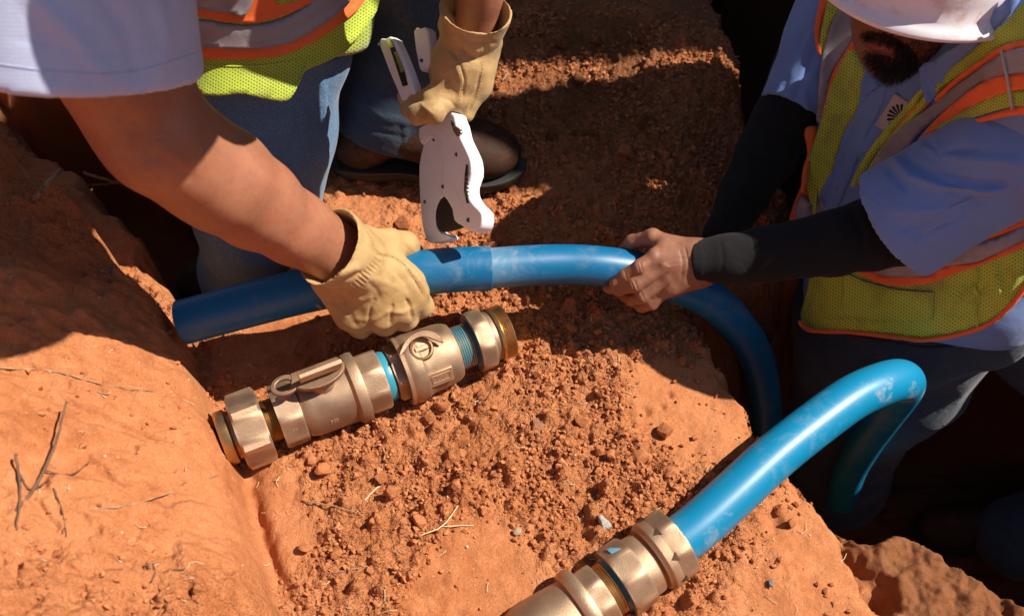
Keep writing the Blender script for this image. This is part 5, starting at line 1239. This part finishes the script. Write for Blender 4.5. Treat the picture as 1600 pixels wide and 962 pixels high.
# skirt of the vest, hanging clear of the hips
Sk = grid_for([(1240, 370, 1.35), (1640, 560, 1.6), (1640, 370, 1.3)], .12, .006)
Sk.cone(P(1376, 470, 1.49), P(1560, 420, 1.38), .120, .128, .03); Sk.cone(P(1385, 380, 1.45), P(1560, 345, 1.33), .118, .120, .03)
V, F = Sk.mesh(3); V = puff(V, F, 11, .006, 44); SK = Surf(V, F)
skirt = [(1268, 420), (1262, 450), (1256, 472), (1251, 490), (1256, 508), (1275, 516), (1340, 518), (1395, 524), (1440, 529), (1475, 526), (1525, 514), (1558, 497), (1590, 462), (1612, 430), (1640, 380), (1640, 330), (1560, 330), (1400, 360), (1290, 380)]
Vk, Fk, sko = sheet(SK, 'lower_panel', skirt, .004, .003, M_LIME2, vest, rel=4, step=6, label='dirty lime mesh skirt of the vest with a stitched pocket')
for v in (0,):
    me = sko.data; co = np.zeros(len(me.vertices)*3); me.vertices.foreach_get('co', co); co = co.reshape(-1, 3)+np.array(root_loc(sko.parent))
    sk = [([(1322, 425), (1318, 450), (1316, 480)], 3, -3), ([(1545, 420), (1570, 470), (1600, 400)], 10, 4), ([(1480, 460), (1510, 470), (1540, 440)], 6, 5), ([(1475, 500), (1500, 480), (1520, 490)], 6, -4), ([(1490, 500), (1530, 470), (1580, 400)], 5, -5), ([(1280, 500), (1340, 505), (1400, 500), (1460, 510)], 3, 2.5), ([(1290, 490), (1350, 495), (1420, 500)], 4, -2), ([(1265, 440), (1275, 470), (1262, 500)], 6, 3), ([(1550, 400), (1560, 450), (1540, 500)], 6, 3)]
    F4 = np.array([[p.vertices[0], p.vertices[1], p.vertices[2]] for p in me.polygons]); co = sculpt(co, F4, sk)
    me.vertices.foreach_set('co', (co-np.array(root_loc(sko.parent))).astype(np.float32).ravel()); me.update()
SKs = Surf(co, [tuple(f) for f in F4.tolist()])
def kp(nm, poly, off, mat, t=.0015, **k): return sheet(SKs, nm, poly, off, t, mat, vest, **k)
kp('hem_binding', [(1251, 500), (1273, 514), (1340, 516), (1395, 522), (1440, 527), (1475, 524), (1525, 512), (1557, 495), (1590, 459), (1612, 426), (1618, 432), (1595, 466), (1560, 501), (1526, 519), (1476, 531), (1440, 534), (1395, 529), (1340, 522), (1272, 520), (1250, 509)], .0030, M_ORANGE, .003)
kp('orange_band', [(1322, 416), (1350, 412), (1373, 428), (1406, 432), (1453, 429), (1473, 416), (1523, 409), (1556, 396), (1600, 374), (1640, 350), (1640, 364), (1600, 387), (1540, 411), (1506, 423), (1456, 441), (1406, 447), (1373, 442), (1350, 431)], .0035, M_ORANGE)
kp('reflective_tape', [(1350, 411), (1376, 402), (1433, 402), (1470, 400), (1500, 384), (1560, 370), (1640, 330), (1640, 352), (1600, 375), (1556, 397), (1523, 410), (1473, 417), (1453, 430), (1406, 433), (1373, 429)], .0045, M_GREY)
kp('orange_band', [(1378, 402), (1392, 394), (1406, 386), (1434, 396), (1434, 404), (1406, 405)], .0060, M_ORANGE)
kp('orange_band', [(1500, 386), (1500, 376), (1560, 356), (1640, 320), (1640, 334), (1560, 368)], .0060, M_ORANGE)
kp('pocket', [(1323, 424), (1352, 438), (1406, 451), (1458, 454), (1456, 500), (1400, 500), (1322, 494), (1318, 455)], .0020, M_LIME2, .0015, rel=3, rnd=2, label='mesh pocket on the vest skirt')
for ln in ([(1323, 424), (1352, 437), (1406, 450), (1458, 453)], [(1527, 418), (1526, 460), (1528, 512)], [(1458, 453), (1457, 496)]):
    V, F, uv = ribbon(SKs, ln, .0016, .0045, .0012, n=3, step=5); mk('seam', V, F, M_DARKT if ln[0][0] == 1323 else M_LIME, vest)
# collar of the undershirt and jeans rivet row
mk('belt_edge', *tube([P(*q) for q in smoothline([(1330, 524, 1.46), (1400, 536, 1.445), (1440, 542, 1.44), (1490, 538, 1.445), (1530, 520, 1.45)], 5)], .0022, 6), NT('dark_belt').out((.02, .016, .014), .5), RM)
# ------------------------------------------------------------------ twigs, roots, straw
def twig_material(name, c0, c1):
    s = NT(name); c = s.ramp(s.noise(60, 4, .7, 0, (1, 1, 1)), [(.3, c0), (.7, c1)]); return s.out(c, .9, s.bump(s.noise(300, 3), .4, .001))
M_TWIG = twig_material('dry_twig_bark', (.20, .10, .05), (.46, .30, .18)); M_TWIGD = twig_material('dark_twig_bark', (.08, .038, .022), (.18, .09, .05)); M_STRAW = twig_material('dry_straw', (.52, .38, .20), (.72, .58, .38))
def twig(lines, label, mat, name='twig', cat='twig'):
    parts = []; base = None
    for pts, r0, r1, lift in lines:
        q = []
        for k, (a, b) in enumerate(pts):
            p = on_ground(a, b); l = lift[k] if isinstance(lift, (list, tuple)) else lift
            v = CAM-p; v /= np.linalg.norm(v); q.append(p+v*l/max(v[2], .3)+np.array([0, 0, r0*.6]))
        c = smoothline(q, 6); c = [p+np.random.default_rng(int(i*7+pts[0][0])).normal(size=3)*r0*.25 for i, p in enumerate(c)]
        if base is None: base = q[0]
        parts.append(tube(c, list(np.linspace(r0, r1, len(c))), 7))
    if len(parts) == 1: mk(name, *parts[0], mat, label=label, cat=cat); return
    t = thing(name, label, cat, base)
    for i, (V, F) in enumerate(parts): mk('stem' if i == 0 else 'branch', V, F, mat, t)
twig([([(52, 316), (72, 292), (94, 268)], .0028, .0034, [.0, .03, .05])], 'short cut stick poking out of the bank at the upper left', M_TWIG)
twig([([(131, 270), (170, 283), (205, 292), (240, 309)], .0030, .0014, [.02, .035, .03, .02]), ([(140, 290), (175, 288), (208, 286)], .0018, .0010, [.02, .03, .03]), ([(150, 274), (146, 292), (138, 305)], .0012, .0007, [.02, .02, .0])], 'pale forked root sticking out over the dark pit below the bare arm', M_TWIG, 'root', 'root')
twig([([(104, 628), (88, 690), (58, 755), (24, 800)], .0012, .0019, [.03, .02, .006, .0]), ([(70, 735), (110, 742), (140, 722)], .0010, .0006, .004), ([(84, 762), (98, 800), (104, 838)], .0011, .0006, .002), ([(105, 755), (104, 800), (98, 835)], .0010, .0006, .0)], 'thin brown branching twig with several tips on the lower left bank', M_TWIGD)
twig([([(24, 710), (32, 760), (26, 828)], .0016, .0009, [.01, .004, .0]), ([(30, 742), (50, 765), (86, 742)], .0014, .0007, .002)], 'brown crooked twig at the left edge beside the branching twig', M_TWIGD)
twig([([(228, 880), (244, 896), (290, 888)], .0014, .0008, [.012, .0, .004]), ([(236, 910), (242, 896), (240, 880)], .0010, .0006, .002)], 'small dark twig lying alone on the bottom left bank', M_TWIGD)
twig([([(140, 795), (200, 790), (270, 768), (340, 742)], .0011, .0006, .001)], 'long thin root hair running across the lower bank towards the valves', M_TWIG, 'root', 'root')
twig([([(0, 575), (80, 580), (160, 600), (240, 612)], .0011, .0006, .001)], 'thin root hair across the middle of the left bank', M_TWIG, 'root', 'root')
twig([([(1194, 664), (1200, 640), (1198, 612)], .0011, .0006, [.0, .03, .06])], 'thin curved root standing up at the pit edge above the bright pipe', M_TWIG, 'root', 'root')
twig([([(1124, 606), (1134, 580), (1138, 562)], .0009, .0005, [.0, .02, .035])], 'fine root standing in the shade below the dark curving pipe', M_TWIG, 'root', 'root')
twig([([(652, 838), (690, 822), (716, 790)], .0010, .0006, .003), ([(690, 822), (740, 820)], .0008, .0005, .002)], 'forked dry straw stem on the soil left of the tan pebble', M_STRAW, 'straw_stem', 'straw')
twig([([(520, 895), (545, 890), (575, 884)], .0009, .0006, .002)], 'thin dark straw stem near the bottom of the bench', M_TWIG, 'straw_stem', 'straw')
twig([([(472, 782), (520, 790), (556, 800)], .0008, .0006, .002)], 'thin brown stem below the left valve', M_TWIG, 'straw_stem', 'straw')
twig([([(456, 552), (463, 538), (470, 528)], .0010, .0007, .002)], 'short stem on the soil between glove and left valve', M_TWIG, 'straw_stem', 'straw')
twig([([(570, 782), (582, 768), (596, 756)], .0011, .0007, .002)], 'short straw stem below the pair of valves', M_STRAW, 'straw_stem', 'straw')
# fibres too small to tell apart
g = np.random.default_rng(17); parts = []
for _ in range(420):
    x, y = g.uniform(-.48, .45), g.uniform(-.5, .75); i = np.searchsorted(YS, y); j = np.searchsorted(XS, x)
    if S_R[i, j] > 0 or S_P[i, j] > -.01: continue
    L = .004+.020*g.random()**2.5; a = g.uniform(0, 6.28); c = g.normal()*.9; z = float(ground_z(x, y)); pts = []
    for t in (-1, -.4, .2, 1):
        b = a+c*t*.5; px_, py_ = x+math.cos(b)*L*t/2, y+math.sin(b)*L*t/2; pts.append((px_, py_, max(z, float(ground_z(px_, py_)))+.0012+.001*g.random()))
    parts.append(tube(pts, .00022+.0003*g.random(), 4))
V, F = joinm(parts); mk('straw_litter', V, F, M_STRAW, ground, kind='stuff')
# pale grit
g = np.random.default_rng(23); parts = []
bm = bmesh.new(); bmesh.ops.create_icosphere(bm, subdivisions=1, radius=1); bv_ = np.array([tuple(v.co) for v in bm.verts]); bf = [tuple(v.index for v in q.verts) for q in bm.faces]; bm.free()
for _ in range(520):
    x, y = g.uniform(-.5, .45), g.uniform(-.5, .7); i = np.searchsorted(YS, y); j = np.searchsorted(XS, x)
    if S_R[i, j] > .02 or S_P[i, j] > -.01: continue
    r = .0006+.0016*g.random()**3; parts.append((bv_*g.uniform(.6, 1.2, (len(bv_), 1))*r+np.array([x, y, float(ground_z(x, y))+r*.3]), bf))
V, F = joinm(parts); mk('pale_grit', V, F, NT('pale_grit').out((.52, .36, .27), .8), ground, smooth=False, kind='stuff')
